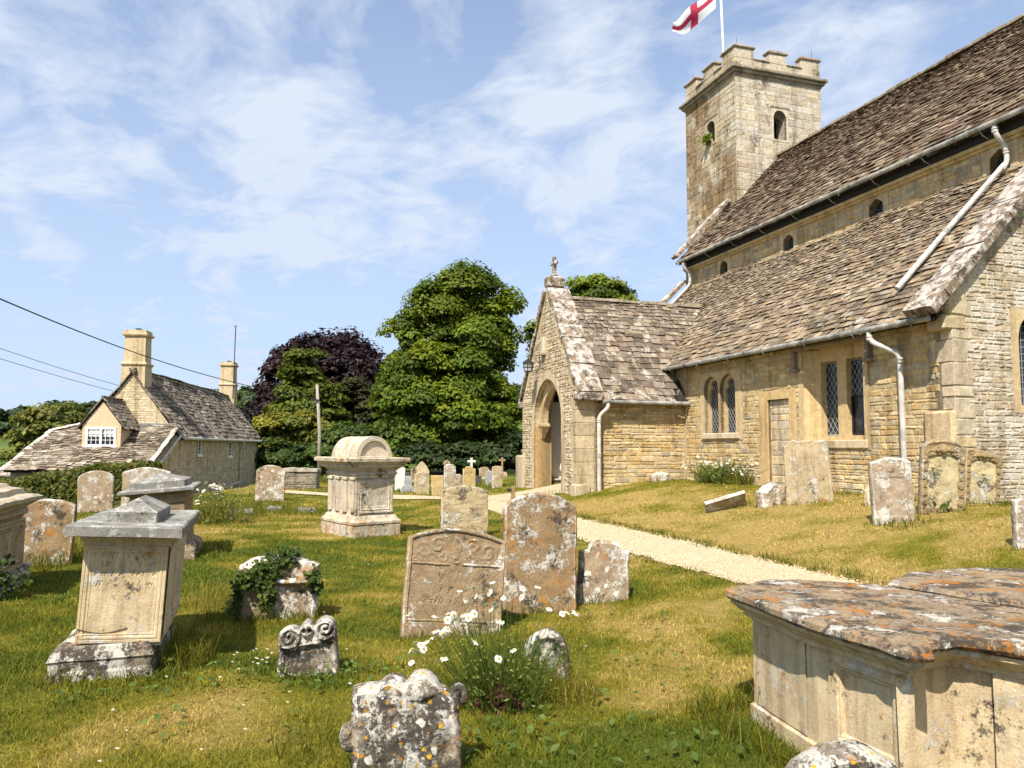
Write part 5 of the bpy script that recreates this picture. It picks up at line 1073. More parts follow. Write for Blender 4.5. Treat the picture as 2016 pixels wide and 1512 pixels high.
# big chest tomb, bottom right
PLAN = [(1.30, 4.76), (1.44, 4.02), (1.685, 3.38), (1.80, 3.36), (1.86, 3.50), (2.02, 3.56), (2.55, 3.06), (3.0, 3.02), (3.3, 3.55), (2.77, 4.16), (2.49, 4.66), (2.33, 4.93), (1.88, 5.14), (1.66, 5.14)]
z0 = float(hgt(2, 4.2)); T5 = thing('chest_tomb', 'large pale panelled chest tomb with orange-lichened slab, bottom right', 'tomb', (2.1, 4.1, z0), 0, 'chest tombs'); pl = [(a - 2.1, b - 4.1) for a, b in PLAN]; ZT = .76 - z0
g = G(); stack(g, pl, [(-.12, -.2), (-.12, .08), (-.14, .09), (-.14, ZT - .155), (-.125, ZT - .15)], .06, .004)
def sidepanel(a, b, inset, z0_, z1_, fn, nx=70):
    a = np.array(a); b = np.array(b); d = b - a; L = np.linalg.norm(d); d = d / L; n = np.array([d[1], -d[0]]); mid = (a + b) / 2 + n * inset
    panelgrid(g, (mid[0], mid[1], z0_), (d[0], d[1], 0), ez, (n[0], n[1], 0), L - .22, z1_ - z0_, fn, nx, 50)
def c_panel(x, z, w, h):
    e = np.minimum(np.minimum(w / 2 - np.abs(x), z), h - z); return .006 - .022 * sstep(.075, .085, e) - .010 * sstep(.105, .112, e) + .008 * (np.abs(e - .05) < .012)
sidepanel(pl[1], pl[2], -.128, .12, ZT - .16, c_panel); sidepanel(pl[5], pl[6], -.112, .10, ZT - .16, lambda x, z, w, h: .006 - .02 * (np.abs(x - .17 - .012 * np.sin(z * 9)) < .003 + .003 * z) + .006 * fbm(P3(x * 5, z * 12, 1.), 4), 240); sidepanel(pl[0], pl[1], -.135, .1, ZT - .16, lambda x, z, w, h: .004 * fbm(P3(x * 5, z * 8, 2.), 3) + 0 * x)
g.build('body', M['st_pale'], T5)
g = G(); stack(g, pl, [(-.13, ZT - .165), (-.10, ZT - .16), (-.095, ZT - .135), (-.075, ZT - .125), (-.05, ZT - .10), (-.03, ZT - .085), (-.03, ZT - .065), (-.045, ZT - .062)], .05, .006, seed=2); g.build('cornice', M['st_pale'], T5)
g = G(); stack(g, pl, [(-.05, ZT - .064), (-.012, ZT - .058), (.005, ZT - .04), (.0, ZT - .012), (-.018, ZT)], .035, .014, seed=6); g.build('ledger', M['st_slab'], T5)
skirt((1.5, 4.2, 0), D(106), 1.3, .3, 900, .06, .24); tuft(1.62, 3.7, .18, 220, .06, .2, .004)
P6 = [(2.40, 4.97), (2.56, 4.72), (2.86, 4.24), (3.5, 3.62), (4.3, 3.95), (4.2, 5.0), (3.6, 5.55), (3.2, 5.62), (2.75, 5.40)]
T6 = thing('chest_tomb', 'second chest tomb with dark lichened slab abutting the large one, lower right', 'tomb', (3.2, 4.7, z0), 0, 'chest tombs'); pl = [(a - 3.2, b - 4.7) for a, b in P6]
g = G(); stack(g, pl, [(-.14, -.2), (-.14, ZT - .13), (-.05, ZT - .07)], .07, .006); g.build('body', M['st_pale'], T6)
g = G(); stack(g, pl, [(-.05, ZT - .071), (-.01, ZT - .055), (.0, ZT - .02), (-.02, ZT + .004)], .04, .014, seed=8); g.build('ledger', M['st_slab'], T6)
# headstone whose crown just shows at the bottom edge
headstone('headstone', 'lichen-crowned headstone top just showing at the bottom edge by the chest tomb', (at(1660, 1512, 2.9)[0], 2.9, float(hgt(1.3, 2.9))), D(6), .37, .53, th=.16, top='arch', mat='st_front', grid=(46, 46), rnd=.03, rough=.012)
# ------------------------------------------------------------------ leaves, trees, hedges
def unit(n):
    v = rng.normal(size=(n, 3)); return v / np.linalg.norm(v, axis=1)[:, None]
def leaves(g, C, N, size, col, asp=1.5):
    n = len(C); N = N / (np.linalg.norm(N, axis=1)[:, None] + 1e-9); t = np.cross(N, unit(n)); t /= np.linalg.norm(t, axis=1)[:, None] + 1e-9; b = np.cross(N, t)
    s = np.asarray(size)[:, None] * .5; V = np.stack([C - t * s * asp, C + b * s + N * s * .2, C + t * s * asp, C - b * s + N * s * .2], 1).reshape(-1, 3)
    i = np.arange(n)[:, None] * 4; g.add(V, np.concatenate([i, i + 1, i + 2, i + 3], 1), np.repeat(col, 4, 0)); return g
def crown(g, blobs, rc, dens, leaf, cols, flat=.62, droop=.0, inner=1.0, gap=0.):
    cols = np.array(cols)
    for (cx, cy, cz, rx, ry, rz) in blobs:
        R3 = np.array((rx, ry, rz)); area = 4 * math.pi * ((rx * ry) ** 1.6 / 3 + (rx * rz) ** 1.6 / 3 + (ry * rz) ** 1.6 / 3) ** (1 / 1.6); k = max(4, int(area / (rc * rc * 1.5) * (1 - gap)))
        u = unit(k); u[:, 2] = np.where(u[:, 2] < -.55, -u[:, 2], u[:, 2]); cen = np.array((cx, cy, cz)) + u * R3 * rng.uniform(.72, 1.02, (k, 1))
        for c, d in zip(cen, u):
            r = rc * rng.choice((.45, .7, 1., 1.5)) * rng.uniform(.85, 1.15); m = int(dens * (r / rc) ** 2); q = unit(m); q[:, 2] = np.where(q[:, 2] < -.2, -q[:, 2] * .6, q[:, 2])
            pos = c + q * r * np.array((1, 1, flat)) * (rng.uniform(.25, 1, (m, 1)) ** .45); pos[:, 2] -= droop * (q[:, 0] ** 2 + q[:, 1] ** 2) * r
            N = q * .8 + d * .5 + np.array((0, 0, .55)) + rng.normal(0, .45, (m, 3))
            cc = cols[rng.integers(len(cols))] * rng.uniform(.75, 1.25) * rng.uniform(.75, 1.25, (m, 1)); leaves(g, pos, N, leaf * rng.uniform(.6, 1.3, m), cc)
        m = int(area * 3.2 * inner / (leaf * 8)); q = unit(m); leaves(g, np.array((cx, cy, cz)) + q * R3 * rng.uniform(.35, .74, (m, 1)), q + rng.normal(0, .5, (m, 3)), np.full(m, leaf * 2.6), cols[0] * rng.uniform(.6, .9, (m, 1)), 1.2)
def trunk_mesh(g, h, r, blobs, limbs=7, base=(0, 0)):
    n = 9; z = np.linspace(-.4, h, n); w = np.stack([base[0] + .12 * r * np.sin(z * 1.3), base[1] + .1 * r * np.cos(z * 1.1), z], 1); g.tube(w, r * (1.25 - .85 * np.linspace(0, 1, n) ** .8), 9)
    for b in range(limbs):
        bl = blobs[b % len(blobs)]; s = w[min(n - 1, 2 + b % (n - 2))]; e = np.array(bl[:3]) + unit(1)[0] * np.array(bl[3:]) * .65; mid = (s + e) / 2 + np.array((0, 0, -.12 * np.linalg.norm(e - s))) + rng.normal(0, .15, 3)
        ks = np.linspace(0, 1, 7)[:, None]; pth = (1 - ks) ** 2 * s + 2 * ks * (1 - ks) * mid + ks ** 2 * e; g.tube(pth, np.linspace(r * .42, r * .07, 7), 6)
def tree(name, label, px, Y, pblobs, leaf, cols, rc, dens, trunk=.3, group=None, mat='leaf', flat=.62, depth=.85, cat='tree', limbs=7, inner=1., gap=0., droop=0., basey=None, trunkh=None):
    """pblobs: crown masses as (px, py, rx, ry[, dY]) read off the photograph at distance Y, given their real size here"""
    k = Y / FPX; x0 = at(px, 880, Y)[0]; z0 = float(hgt(x0, Y)); bl = []
    for b in pblobs:
        q = at(b[0], b[1], Y); bl.append((q[0] - x0, (b[4] if len(b) > 4 else rng.uniform(-.2, .2) * b[2] * k), q[2] - z0, b[2] * k, b[2] * k * depth, b[3] * k))
    rt = thing(name, label, cat, (x0, Y, z0), 0, group or ('shrubs beyond the churchyard' if name == 'shrub' else 'trees beyond the churchyard')); top = max(b[2] + b[5] for b in bl)
    g = G(); trunk_mesh(g, trunkh or top * .72, trunk, bl, limbs); g.build('trunk', M['bark'], rt, smooth=True)
    g = G(); crown(g, bl, rc, dens, leaf, cols, flat, droop, inner, gap); g.build('crown', M[mat], rt); return rt
GRN = [(.105, .155, .009), (.14, .185, .010), (.175, .21, .012), (.075, .115, .009)]
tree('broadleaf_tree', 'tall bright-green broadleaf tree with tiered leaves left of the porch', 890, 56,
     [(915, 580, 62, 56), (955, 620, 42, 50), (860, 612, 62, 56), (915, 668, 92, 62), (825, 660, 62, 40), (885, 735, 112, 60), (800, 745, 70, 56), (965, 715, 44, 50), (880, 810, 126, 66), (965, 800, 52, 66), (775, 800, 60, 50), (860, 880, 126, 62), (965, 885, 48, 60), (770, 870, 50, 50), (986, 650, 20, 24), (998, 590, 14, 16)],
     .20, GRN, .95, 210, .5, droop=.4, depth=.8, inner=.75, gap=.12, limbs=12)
tree('copper_beech', 'dark purple copper beech with broad rounded crown', 620, 78,
     [(650, 730, 82, 68), (585, 740, 60, 55), (700, 740, 45, 60), (545, 800, 42, 48), (640, 790, 95, 60), (715, 790, 32, 60), (575, 700, 36, 28), (660, 690, 55, 34), (522, 812, 20, 24)],
     .34, [(.024, .009, .012), (.032, .013, .014), (.017, .008, .010)], 1.35, 120, .6, mat='leaf_dark', droop=.6)
tree('broadleaf_tree', 'smaller yellow-green conical tree in front of the copper beech', 603, 62, [(602, 715, 26, 26), (600, 760, 40, 34), (590, 800, 48, 34), (622, 805, 42, 36), (600, 850, 50, 40), (650, 780, 16, 30)], .24, [(.10, .13, .012), (.13, .155, .016), (.08, .11, .014)], .8, 110, .22)
tree('yew_tree', 'dull brownish-green yew between the copper beech and the bright-green tree', 705, 66, [(705, 790, 32, 34), (690, 830, 42, 44), (735, 830, 34, 46), (665, 860, 40, 36), (715, 870, 60, 40)], .22, [(.055, .055, .018), (.042, .045, .015), (.065, .058, .02)], .8, 120, .3)
tree('shrub', 'yellow-flowered laurel-like shrub beside the cottage roof', 555, 56, [(545, 860, 48, 34), (595, 850, 42, 30), (520, 880, 30, 26), (640, 865, 36, 28)], .22, [(.17, .165, .018), (.21, .19, .02), (.11, .125, .015)], .7, 120, .15, cat='shrub')
tree('shrub', 'dark green rounded shrub at the foot of the utility pole', 565, 50, [(560, 905, 50, 34), (610, 910, 34, 30), (525, 915, 24, 24), (595, 925, 30, 20)], .2, [(.055, .095, .014), (.075, .115, .016), (.045, .08, .014)], .6, 120, .12, cat='shrub')
tree('shrub', 'green shrub bank rising behind the barrel-topped tomb', 690, 54, [(690, 880, 60, 40), (745, 890, 46, 44), (640, 900, 40, 30), (720, 920, 60, 26)], .22, [(.065, .10, .014), (.085, .12, .016), (.05, .085, .014)], .7, 110, .15, cat='shrub')
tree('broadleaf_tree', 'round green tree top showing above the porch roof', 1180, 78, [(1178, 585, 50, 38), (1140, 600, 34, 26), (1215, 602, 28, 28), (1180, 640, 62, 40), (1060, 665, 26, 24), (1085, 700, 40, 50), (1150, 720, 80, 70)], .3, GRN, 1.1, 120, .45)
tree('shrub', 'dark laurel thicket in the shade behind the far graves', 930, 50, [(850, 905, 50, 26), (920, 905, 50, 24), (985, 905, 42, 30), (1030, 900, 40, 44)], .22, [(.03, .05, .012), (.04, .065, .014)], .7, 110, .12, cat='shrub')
OL = [(.15, .165, .03), (.12, .145, .022), (.19, .19, .04)]
tree('broadleaf_tree', 'loose pale-green tree left of the cottage with open top', 95, 62, [(80, 830, 32, 26), (60, 860, 34, 30), (100, 860, 34, 30), (55, 895, 46, 30), (105, 900, 40, 30), (45, 925, 40, 24)], .26, OL, .8, 60, .22, gap=.3, inner=.25)
tree('broadleaf_tree', 'thin-crowned tree whose bare twigs show beside the cottage gable', 140, 66, [(132, 818, 24, 22), (150, 840, 20, 22), (120, 845, 22, 20), (160, 850, 14, 16), (140, 880, 36, 30)], .22, OL, .7, 34, .2, gap=.35, inner=.15, limbs=14)
# far woodland on the hill: reads as one mass
g = G(); n = 900; X = rng.uniform(-330, 60, n); Y = rng.uniform(330, 430, n)
crown(g, [(x, y, float(hgt(x, y)) + 5, rng.uniform(4, 7), rng.uniform(4, 7), rng.uniform(5, 8)) for x, y in zip(X[:170], Y[:170])], 2.6, 26, 1.9, [(.045, .075, .03), (.055, .085, .035), (.065, .09, .03)])
tag(g.build('woodland', M['leaf']), 'distant wooded hillside on the horizon behind the cottage', 'woodland', kind='stuff')
def hedge(name, label, pts, w, h, leaf, cols, dens):
    g = G(); P = [np.array(p, float) for p in pts]
    for a, b in zip(P[:-1], P[1:]):
        L = np.linalg.norm(b - a); n = int(L * dens); k = rng.uniform(0, 1, n); q = a + (b - a) * k[:, None]; d = (b - a) / L; nn = np.array((-d[1], d[0]))
        f = rng.uniform(0, 1, n); off = np.where(f < .45, rng.normal(0, .02, n) - w / 2, np.where(f < .8, rng.uniform(-w / 2, w / 2, n), w / 2)) + .12 * vnoise(P3(k * L * 1.5, f * 3, 0.))
        hh = h * (1 + .10 * vnoise(P3(k * L * .9, 0., 4.)) + .05 * vnoise(P3(k * L * 4, 0., 7.))); z = np.where((f >= .45) & (f < .8), hh + rng.normal(0, .05, n), rng.uniform(0, 1, n) * hh)
        pos = np.stack([q[:, 0] + nn[0] * off, q[:, 1] + nn[1] * off, hgt(q[:, 0], q[:, 1]) + z], 1); N = np.stack([nn[0] * np.sign(off), nn[1] * np.sign(off), .4 + 0 * off], 1) + rng.normal(0, .6, (n, 3))
        cc = np.array(cols)[rng.integers(len(cols), size=n)] * rng.uniform(.7, 1.3, (n, 1)); leaves(g, pos, N, leaf * rng.uniform(.6, 1.4, n), cc)
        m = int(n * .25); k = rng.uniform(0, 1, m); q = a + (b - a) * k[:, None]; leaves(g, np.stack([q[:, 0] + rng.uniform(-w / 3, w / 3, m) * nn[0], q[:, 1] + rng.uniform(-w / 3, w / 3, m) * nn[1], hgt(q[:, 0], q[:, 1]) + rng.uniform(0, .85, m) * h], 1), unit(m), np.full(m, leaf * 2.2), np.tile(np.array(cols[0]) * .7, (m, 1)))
    return tag(g.build(name, M['leaf']), label, 'hedge')
ha, hb, hc = at(-160, 950, 25.5)[:2], at(120, 950, 25.0)[:2], at(300, 950, 24.6)[:2]
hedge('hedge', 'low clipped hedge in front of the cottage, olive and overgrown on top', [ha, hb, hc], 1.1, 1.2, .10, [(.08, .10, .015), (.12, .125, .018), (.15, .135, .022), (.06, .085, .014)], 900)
# low garden wall
a = gp(556, 962); g = G(); L_ = 1.25
plate(g, (0, 0, 0), ex, ez, my_, rect(0, -.3, L_, .62), (), .4, 0, (.3, .26, .2)); facing(g, (0, 0, 0), ex, ez, my_, rect(0, -.1, L_, .62), (), (.06, .12), (.15, .35), [(.26, .22, .165), (.2, .17, .125), (.3, .26, .2)], seed=50)
slab(g, (-.05, .2, .62), (L_ + .05, .2, .62), ey, -.26, .26, .12, ez, .35, .02, (.42, .38, .31)); o = g.build('garden_wall', M['rubble']); o.location = a; o.rotation_euler = (0, 0, D(-4)); tag(o, 'short dry stone wall between the cottage and the utility pole', 'wall')

# ------------------------------------------------------------------ cottage
CK = at(350, 858, 32); CA = D(7.7); CT = thing('cottage', 'stone cottage with two chimneys, catslide roof and a small dormer', 'cottage', (CK[0], CK[1], 0), CA)
WD, LN, ZEV, ZRD, ZB = 3.75, 17.6, 2.05, 4.62, -1.4
CW = [(.60, .50, .34), (.54, .44, .29), (.62, .53, .38), (.50, .42, .30)]
wins = [rect(3.25, 1.2, 3.85, 1.88), rect(9.4, 1.05, 10.1, 1.85)]
g = G(); sidep = [(-3.75, ZB), (LN, ZB), (LN, ZEV), (0, ZEV), (-3.75, .62)]
plate(g, (0, 0, 0), ey, ez, ex, sidep, wins, .4, 0, (.50, .42, .29)); facing(g, (0, 0, 0), ey, ez, ex, [(-3.7, -.9), (LN, -.9), (LN, ZEV), (0, ZEV - .02), (-3.7, .6)], [(3.1, 1.05, 4.0, 1.98), (9.25, .9, 10.25, 1.98)], (.1, .18), (.2, .5), CW, (.004, .012), seed=60)
plate(g, (0, 0, 0), ex, ez, my_, [(-WD, ZB), (-.002, ZB), (-.002, ZEV), (-WD / 2, ZRD - .05), (-WD, ZEV)], (), .4, 0, (.56, .46, .30)); facing(g, (0, 0, 0), ex, ez, my_, [(-WD, 2.3), (-WD, ZEV), (-WD / 2, ZRD - .05), (-.0, ZEV), (-.0, 2.0), (-WD, 2.0)], (), (.07, .13), (.14, .4), [(.66, .54, .36), (.62, .50, .32), (.68, .57, .40)], (.003, .014), seed=61)
plate(g, (0, LN, 0), ex, ez, ey, [(-WD, ZB), (-.002, ZB), (-.002, ZEV), (-WD / 2, ZRD - .05), (-WD, ZEV)], (), .4, 0, (.5, .42, .3))
g.box((-WD, .4, ZB), (-WD + .4, LN - .4, ZEV), (.5, .42, .3)); g.box((-4.6, -3.73, ZB), (-.4, -3.5, .66), (.5, .42, .3)); g.box((-4.6, -3.5, ZB), (-4.3, -.4, .8), (.5, .42, .3))
g.build('wall', M['rubble'], CT)
sl_ = (ZRD - ZEV + .2) / (WD / 2 + .18); l = math.hypot(1, sl_); PC = [(.20, .16, .125), (.26, .21, .16), (.15, .12, .10), (.32, .27, .21), (.23, .18, .14)]
g = G()
tiles(g, (.18, 0, ZEV - .16), ey, (-1 / l, 0, sl_ / l), (sl_ / l, 0, 1 / l), -.12, LN + .12, (WD / 2 + .18) * l, .27, .14, .36, .22, PC, seed=62, wav=.05, rag=.03)
tiles(g, (-WD - .18, 0, ZEV - .16), ey, (1 / l, 0, sl_ / l), (-sl_ / l, 0, 1 / l), -.12, LN + .12, (WD / 2 + .18) * l, .27, .14, .36, .22, PC, seed=63, wav=.05, rag=.03)
g.add([(.15, -.08, ZEV - .2), (.15, LN + .08, ZEV - .2), (-WD / 2, LN + .08, ZRD - .02), (-WD / 2, -.08, ZRD - .02), (-WD - .15, -.08, ZEV - .2), (-WD - .15, LN + .08, ZEV - .2)], [(0, 1, 2, 3), (3, 2, 5, 4)], (.04, .035, .03))
slab(g, (-WD / 2, -.1, ZRD + .03), (-WD / 2, LN + .1, ZRD + .03), ex, -.13, .13, .1, ez, .45, .014, (.34, .29, .23)); CR_ = g.build('roof', M['slate_c'], CT)
lp = [(.1, -3.95), (.08, -.02), (-3.78, -.02), (-4.6, -.6), (-4.78, -3.95)]; l = math.hypot(1, .45)
g = G(); PL_ = [(.25, .195, .14), (.31, .245, .18), (.19, .145, .105), (.36, .30, .225), (.155, .12, .09)]
def inl(u, v): return inpoly(.1 - u, -3.95 + v / l, lp)
tiles(g, (.1, -3.95, 2.44 - .45 * 3.95 - .02), mx_, (0, 1 / l, .45 / l), (0, -.45 / l, 1 / l), 0, 4.95, 3.95 * l, .20, .12, .30, .18, PL_, inl, 64, .028, .05, .03)
g.add([(a_, b_, 2.40 + .45 * b_) for a_, b_ in lp], [(0, 1, 2, 3, 4)], (.04, .035, .03)); LR = g.build('catslide_roof', M['slate_c'], CT)
g = G(); zc = lambda b_: 2.44 + .45 * b_
for (a0, b0), (a1, b1) in ((lp[2], lp[3]), (lp[3], lp[4])):
    d = np.array((a1 - a0, b1 - b0, zc(b1) - zc(b0))); d /= np.linalg.norm(d); slab(g, (a0, b0, zc(b0) + .03), (a1, b1, zc(b1) + .03), np.cross((0, -.45 / l, 1 / l), d), -.12, .06, .05, (0, -.45 / l, 1 / l), .4, .012, (.62, .58, .5))
g.build('verge', M['rubble_grey'], LR); g = G(); slab(g, (.06, -.1, zc(-.1) + .03), (.06, -3.95, zc(-3.95) + .03), ex, -.12, .06, .05, (0, -.45 / l, 1 / l), .4, .012, (.62, .58, .5)); g.build('verge', M['rubble_grey'], LR)
g = G(); g.bbox((-3.78, -.16, 2.40), (-.02, -.01, 2.52), .02); g.build('flashing', M['lead'], LR)
# chimneys
for (y_, zb, zt, w_, d_) in ((.46, 3.9, 6.42, .46, .42), (LN - .5, 3.9, 6.9, .46, .42)):
    g = G(); x_ = -WD / 2; stack(g, [(x_ - w_, y_ - d_), (x_ + w_, y_ - d_), (x_ + w_, y_ + d_), (x_ - w_, y_ + d_)], [(.02, zb), (.0, zt - 1.5), (.06, zt - 1.46), (.06, zt - 1.40), (-.03, zt - 1.34), (-.05, zt - .28), (.03, zt - .24), (.05, zt - .17), (-.02, zt - .13), (-.03, zt)], .12, .006, (.58, .46, .29)); CHM = g.build('chimney', M['dressed'], CT)
    g = G(); g.tube([(x_, y_, zt - .02), (x_, y_, zt + .10)], .13, 12, (.1, .09, .08)); g.build('flue', M['iron'], CHM)
g = G(); yb = LN - .95; g.tube([(-WD / 2 + .40, yb, 4.6), (-WD / 2 + .42, yb, 9.2)], .03, 6); g.tube([(-WD / 2 + .30, yb, 9.15), (-WD / 2 + .5, yb, 9.25)], .015, 5); g.build('aerial', M['iron'], CT)
# dormer
dx0, dx1, dy = -2.92, -1.52, -2.05; dc = (dx0 + dx1) / 2; dw = rect(dx0 + .13, 1.56, dx1 - .17, 2.30)
g = G(); plate(g, (0, dy, 0), ex, ez, my_, [(dx0, 1.35), (dx1, 1.35), (dx1, 2.38), (dc, 3.28), (dx0, 2.38)], [dw], .12, 0, (.62, .48, .32)); g.box((dx0, dy + .12, 1.3), (dx0 + .12, 0, 2.38), (.62, .48, .32)); g.box((dx1 - .12, dy + .12, 1.3), (dx1, 0, 2.38), (.62, .48, .32)); DR = g.build('dormer', M['render'], CT)
g = G(); s2 = (3.40 - 2.24) / (.84); l2 = math.hypot(1, s2)
for q in (-1, 1):
    tiles(g, (dc + q * .86, dy - .10, 2.22), ey, (-q / l2, 0, s2 / l2), (q * s2 / l2, 0, 1 / l2), 0, 2.1, .84 * l2, .19, .12, .3, .2, PC, seed=65 + q, wav=.01, th=.024)
g.add([(dc - .84, dy - .06, 2.2), (dc, dy - .06, 3.37), (dc + .84, dy - .06, 2.2), (dc - .84, .0, 2.2), (dc, .0, 3.37), (dc + .84, .0, 2.2)], [(0, 1, 4, 3), (1, 2, 5, 4)], (.05, .04, .035)); g.build('roof', M['slate_c'], DR)
def casement(g, O, w, h, cols_, rows, fr=.05, bar=.018, n2=2):
    """white frame with n2 leaves, each with glazing bars, in the x-z plane"""
    x0, y0, z0 = O; d = .05
    g.box((x0, y0, z0), (x0 + w, y0 + d, z0 + fr)); g.box((x0, y0, z0 + h - fr), (x0 + w, y0 + d, z0 + h))
    for k in range(n2 + 1): xx = x0 + (w - fr) * k / n2; g.box((xx, y0 + .001, z0 + fr), (xx + fr, y0 + d - .001, z0 + h - fr))
    lw = (w - fr) / n2
    for k in range(n2):
        for c in range(1, cols_): xx = x0 + lw * k + fr / 2 + lw * c / cols_; g.box((xx - bar / 2, y0 + .012, z0 + fr), (xx + bar / 2, y0 + .04, z0 + h - fr))
        for r_ in range(1, rows): zz = z0 + h * r_ / rows; g.box((x0 + lw * k + fr, y0 + .014, zz - bar / 2), (x0 + lw * (k + 1), y0 + .038, zz + bar / 2))
g = G(); x0, z0 = dw[0]; w_, h_ = dw[1][0] - x0, dw[2][1] - z0; casement(g, (x0, dy - .03, z0), w_, h_, 3, 3, .075, .016); g.bbox((x0 - .06, dy - .08, z0 - .06), (x0 + w_ + .06, dy - .001, z0 - .002), .01); WO = g.build('window', M['white'], DR)
g = G(); g.box((x0 + .02, dy + .03, z0 + .02), (x0 + w_ - .02, dy + .04, z0 + h_ - .02)); g.build('glass', M['glass'], WO)
g = G()
for k in (0, 1):
    xs_ = np.linspace(x0 + .09 + k * w_ / 2, x0 + w_ / 2 - .03 + k * w_ / 2, 18); P_ = np.array([(x, dy + .022 + .006 * math.sin(i * 1.9), zz) for zz in (z0 + h_ * .52, z0 + h_ - .07) for i, x in enumerate(xs_)]); g.add(P_, [(i, i + 1, i + 19, i + 18) for i in range(17)])
g.build('net_curtain', M['plaster'], WO)
for (wr, ncol) in ((wins[0], 1), (wins[1], 2)):
    y0_, z0_ = wr[0]; w_, h_ = wr[1][0] - y0_, wr[2][1] - z0_; g = G(); g.bbox((-.02, y0_ - .08, z0_ - .1), (.05, y0_ + w_ + .08, z0_), .01, (.5, .45, .36))
    for a, b in ((y0_, y0_ + .05), (y0_ + w_ - .05, y0_ + w_)): g.box((-.05, a, z0_), (-.0, b, z0_ + h_))
    for zz in (z0_, z0_ + h_ - .05): g.box((-.048, y0_ + .05, zz), (-.002, y0_ + w_ - .05, zz + .05))
    for r_ in range(1, 4): g.box((-.045, y0_ + .05, z0_ + h_ * r_ / 4 - .01), (-.015, y0_ + w_ - .05, z0_ + h_ * r_ / 4 + .01))
    WO = g.build('window', M['white'], CT); g = G(); g.box((-.06, y0_, z0_), (-.055, y0_ + w_, z0_ + h_)); g.build('glass', M['glass'], WO)
g = G(); g.tube([(.24, .1, ZEV - .14), (.24, LN, ZEV - .14)], .06, 8); g.tube([(.14, -.1, 2.0), (.12, -3.8, .42)], .055, 8); g.build('gutter', M['pipe'], CT)
pipe('downpipe', [(.24, 11.9, ZEV - .16), (.22, 11.9, 1.6), (.1, 11.9, 1.5), (.1, 11.9, -.42), (.1, 3.5, -.72)], .055, CT, M['pipe'], [((.1, 11.9, .35), ez)])
# corner of another roof
q = at(6, 934, 40); g = G(); tiles(g, (0, 0, 0), ex, (0, .8, .6), (0, -.6, .8), -3.2, .35, .7, .22, .18, .35, .3, PC, seed=70, inside=lambda u, v: v < .62 - .5 * max(0, u + .2)); g.box((-3.2, .25, -2.2), (.2, 3, -.02), (.4, .33, .24)); o = g.build('outbuilding', M['slate_c']); o.location = q + np.array((0, 0, -.1)); tag(o, 'slate roof corner of an outbuilding at the far left edge', 'outbuilding')

# ------------------------------------------------------------------ pole, cables, flag, lantern, path light
p = gp(628, 947); YP = p[1]; tp = at(624, 757, YP); PO = thing('utility_pole', 'slim grey wooden utility pole beyond the barrel-topped tomb', 'utility pole', p); h_ = tp[2] - p[2]
g = G(); g.tube([(0, 0, -.2), (-.03, 0, h_ * .5), (tp[0] - p[0], 0, h_)], [.09, .08, .062], 12); g.build('pole', M['wood'], PO, smooth=True)
g = G(); g.box((tp[0] - p[0] - .16, -.13, h_ - .75), (tp[0] - p[0] + .16, -.09, h_ - .68)); g.tube([(tp[0] - p[0] - .12, -.11, h_ - .72), (tp[0] - p[0] - .12, -.11, h_ - .58)], .03, 6); g.build('bracket', M['iron'], PO)
def cable(pts, r, lab):
    P = np.array([at(*q) for q in pts]); t_ = np.linspace(0, 1, len(P)); T = np.linspace(0, 1, 48); co_ = [np.polyval(np.polyfit(t_, P[:, i], 3), T) for i in range(3)]; g = G(); g.tube(np.stack(co_, 1), r, 6); tag(g.build('overhead_cable', M['wire']), lab, 'cable', 'overhead cables')
cable([(-460, 392, 7.5), (-160, 516, 12), (0, 585, 15.5), (125, 640, 19.5), (247, 690, 24), (380, 731, 29.5), (511, 765, 35), (622, 785, YP)], .016, 'thick black overhead cable sagging from the upper left to the utility pole')
cable([(-120, 648, 44), (0, 686, 48), (120, 725, 52), (225, 757, 56), (350, 787, 60), (480, 812, 64)], .017, 'upper of two thin overhead wires passing behind the cottage')
cable([(-120, 672, 44), (0, 706, 48), (110, 739, 52), (215, 768, 56), (350, 800, 60), (480, 824, 64)], .017, 'lower of two thin overhead wires passing behind the cottage')
cable([(-80, 826, 30), (0, 850, 33), (30, 859, 36), (60, 867, 39), (110, 878, 43)], .014, 'short black wire crossing the left-hand trees')
fx, fy = from_church(6.05, 15.9); FPo = thing('flagpole', 'white flagpole standing on the tower roof', 'flagpole', (fx, fy, 15.82))
g = G(); top = at(1416, -75, fy)[2] - 15.82; tx_ = at(1416, -75, fy)[0] - fx; g.tube([(0, 0, 0), (tx_, 0, top)], [.055, .04], 10); g.build('pole', M['white'], FPo, smooth=True)
g = G(); g.tube([(tx_, 0, top), (tx_, 0, top + .1)], .07, 10); g.build('finial', M['white'], FPo)
W_ = [(1409, -38), (1409, 16), (1321, 44), (1325, 72)]; h0, h1, f0, f1 = [at(a, b, fy) for a, b in W_]
nu, nv = 60, 30; U_, V_ = np.meshgrid(np.linspace(0, 1, nu), np.linspace(0, 1, nv), indexing='ij')
Pf = (h0[None, None] * ((1 - U_) * (1 - V_))[..., None] + h1 * ((1 - U_) * V_)[..., None] + f0 * (U_ * (1 - V_))[..., None] + f1 * (U_ * V_)[..., None])
Pf[..., 1] += .22 * np.sin(U_ * 9 + V_ * 2.2) * U_ ** .6 + .12 * np.sin(V_ * 6 + U_ * 4) * U_; Pf[..., 2] += -.30 * np.sin(U_ * np.pi) * .5 + .05 * np.sin(U_ * 13 + V_) * U_; Pf[..., 0] += .05 * np.sin(V_ * 5 + U_ * 7) * U_
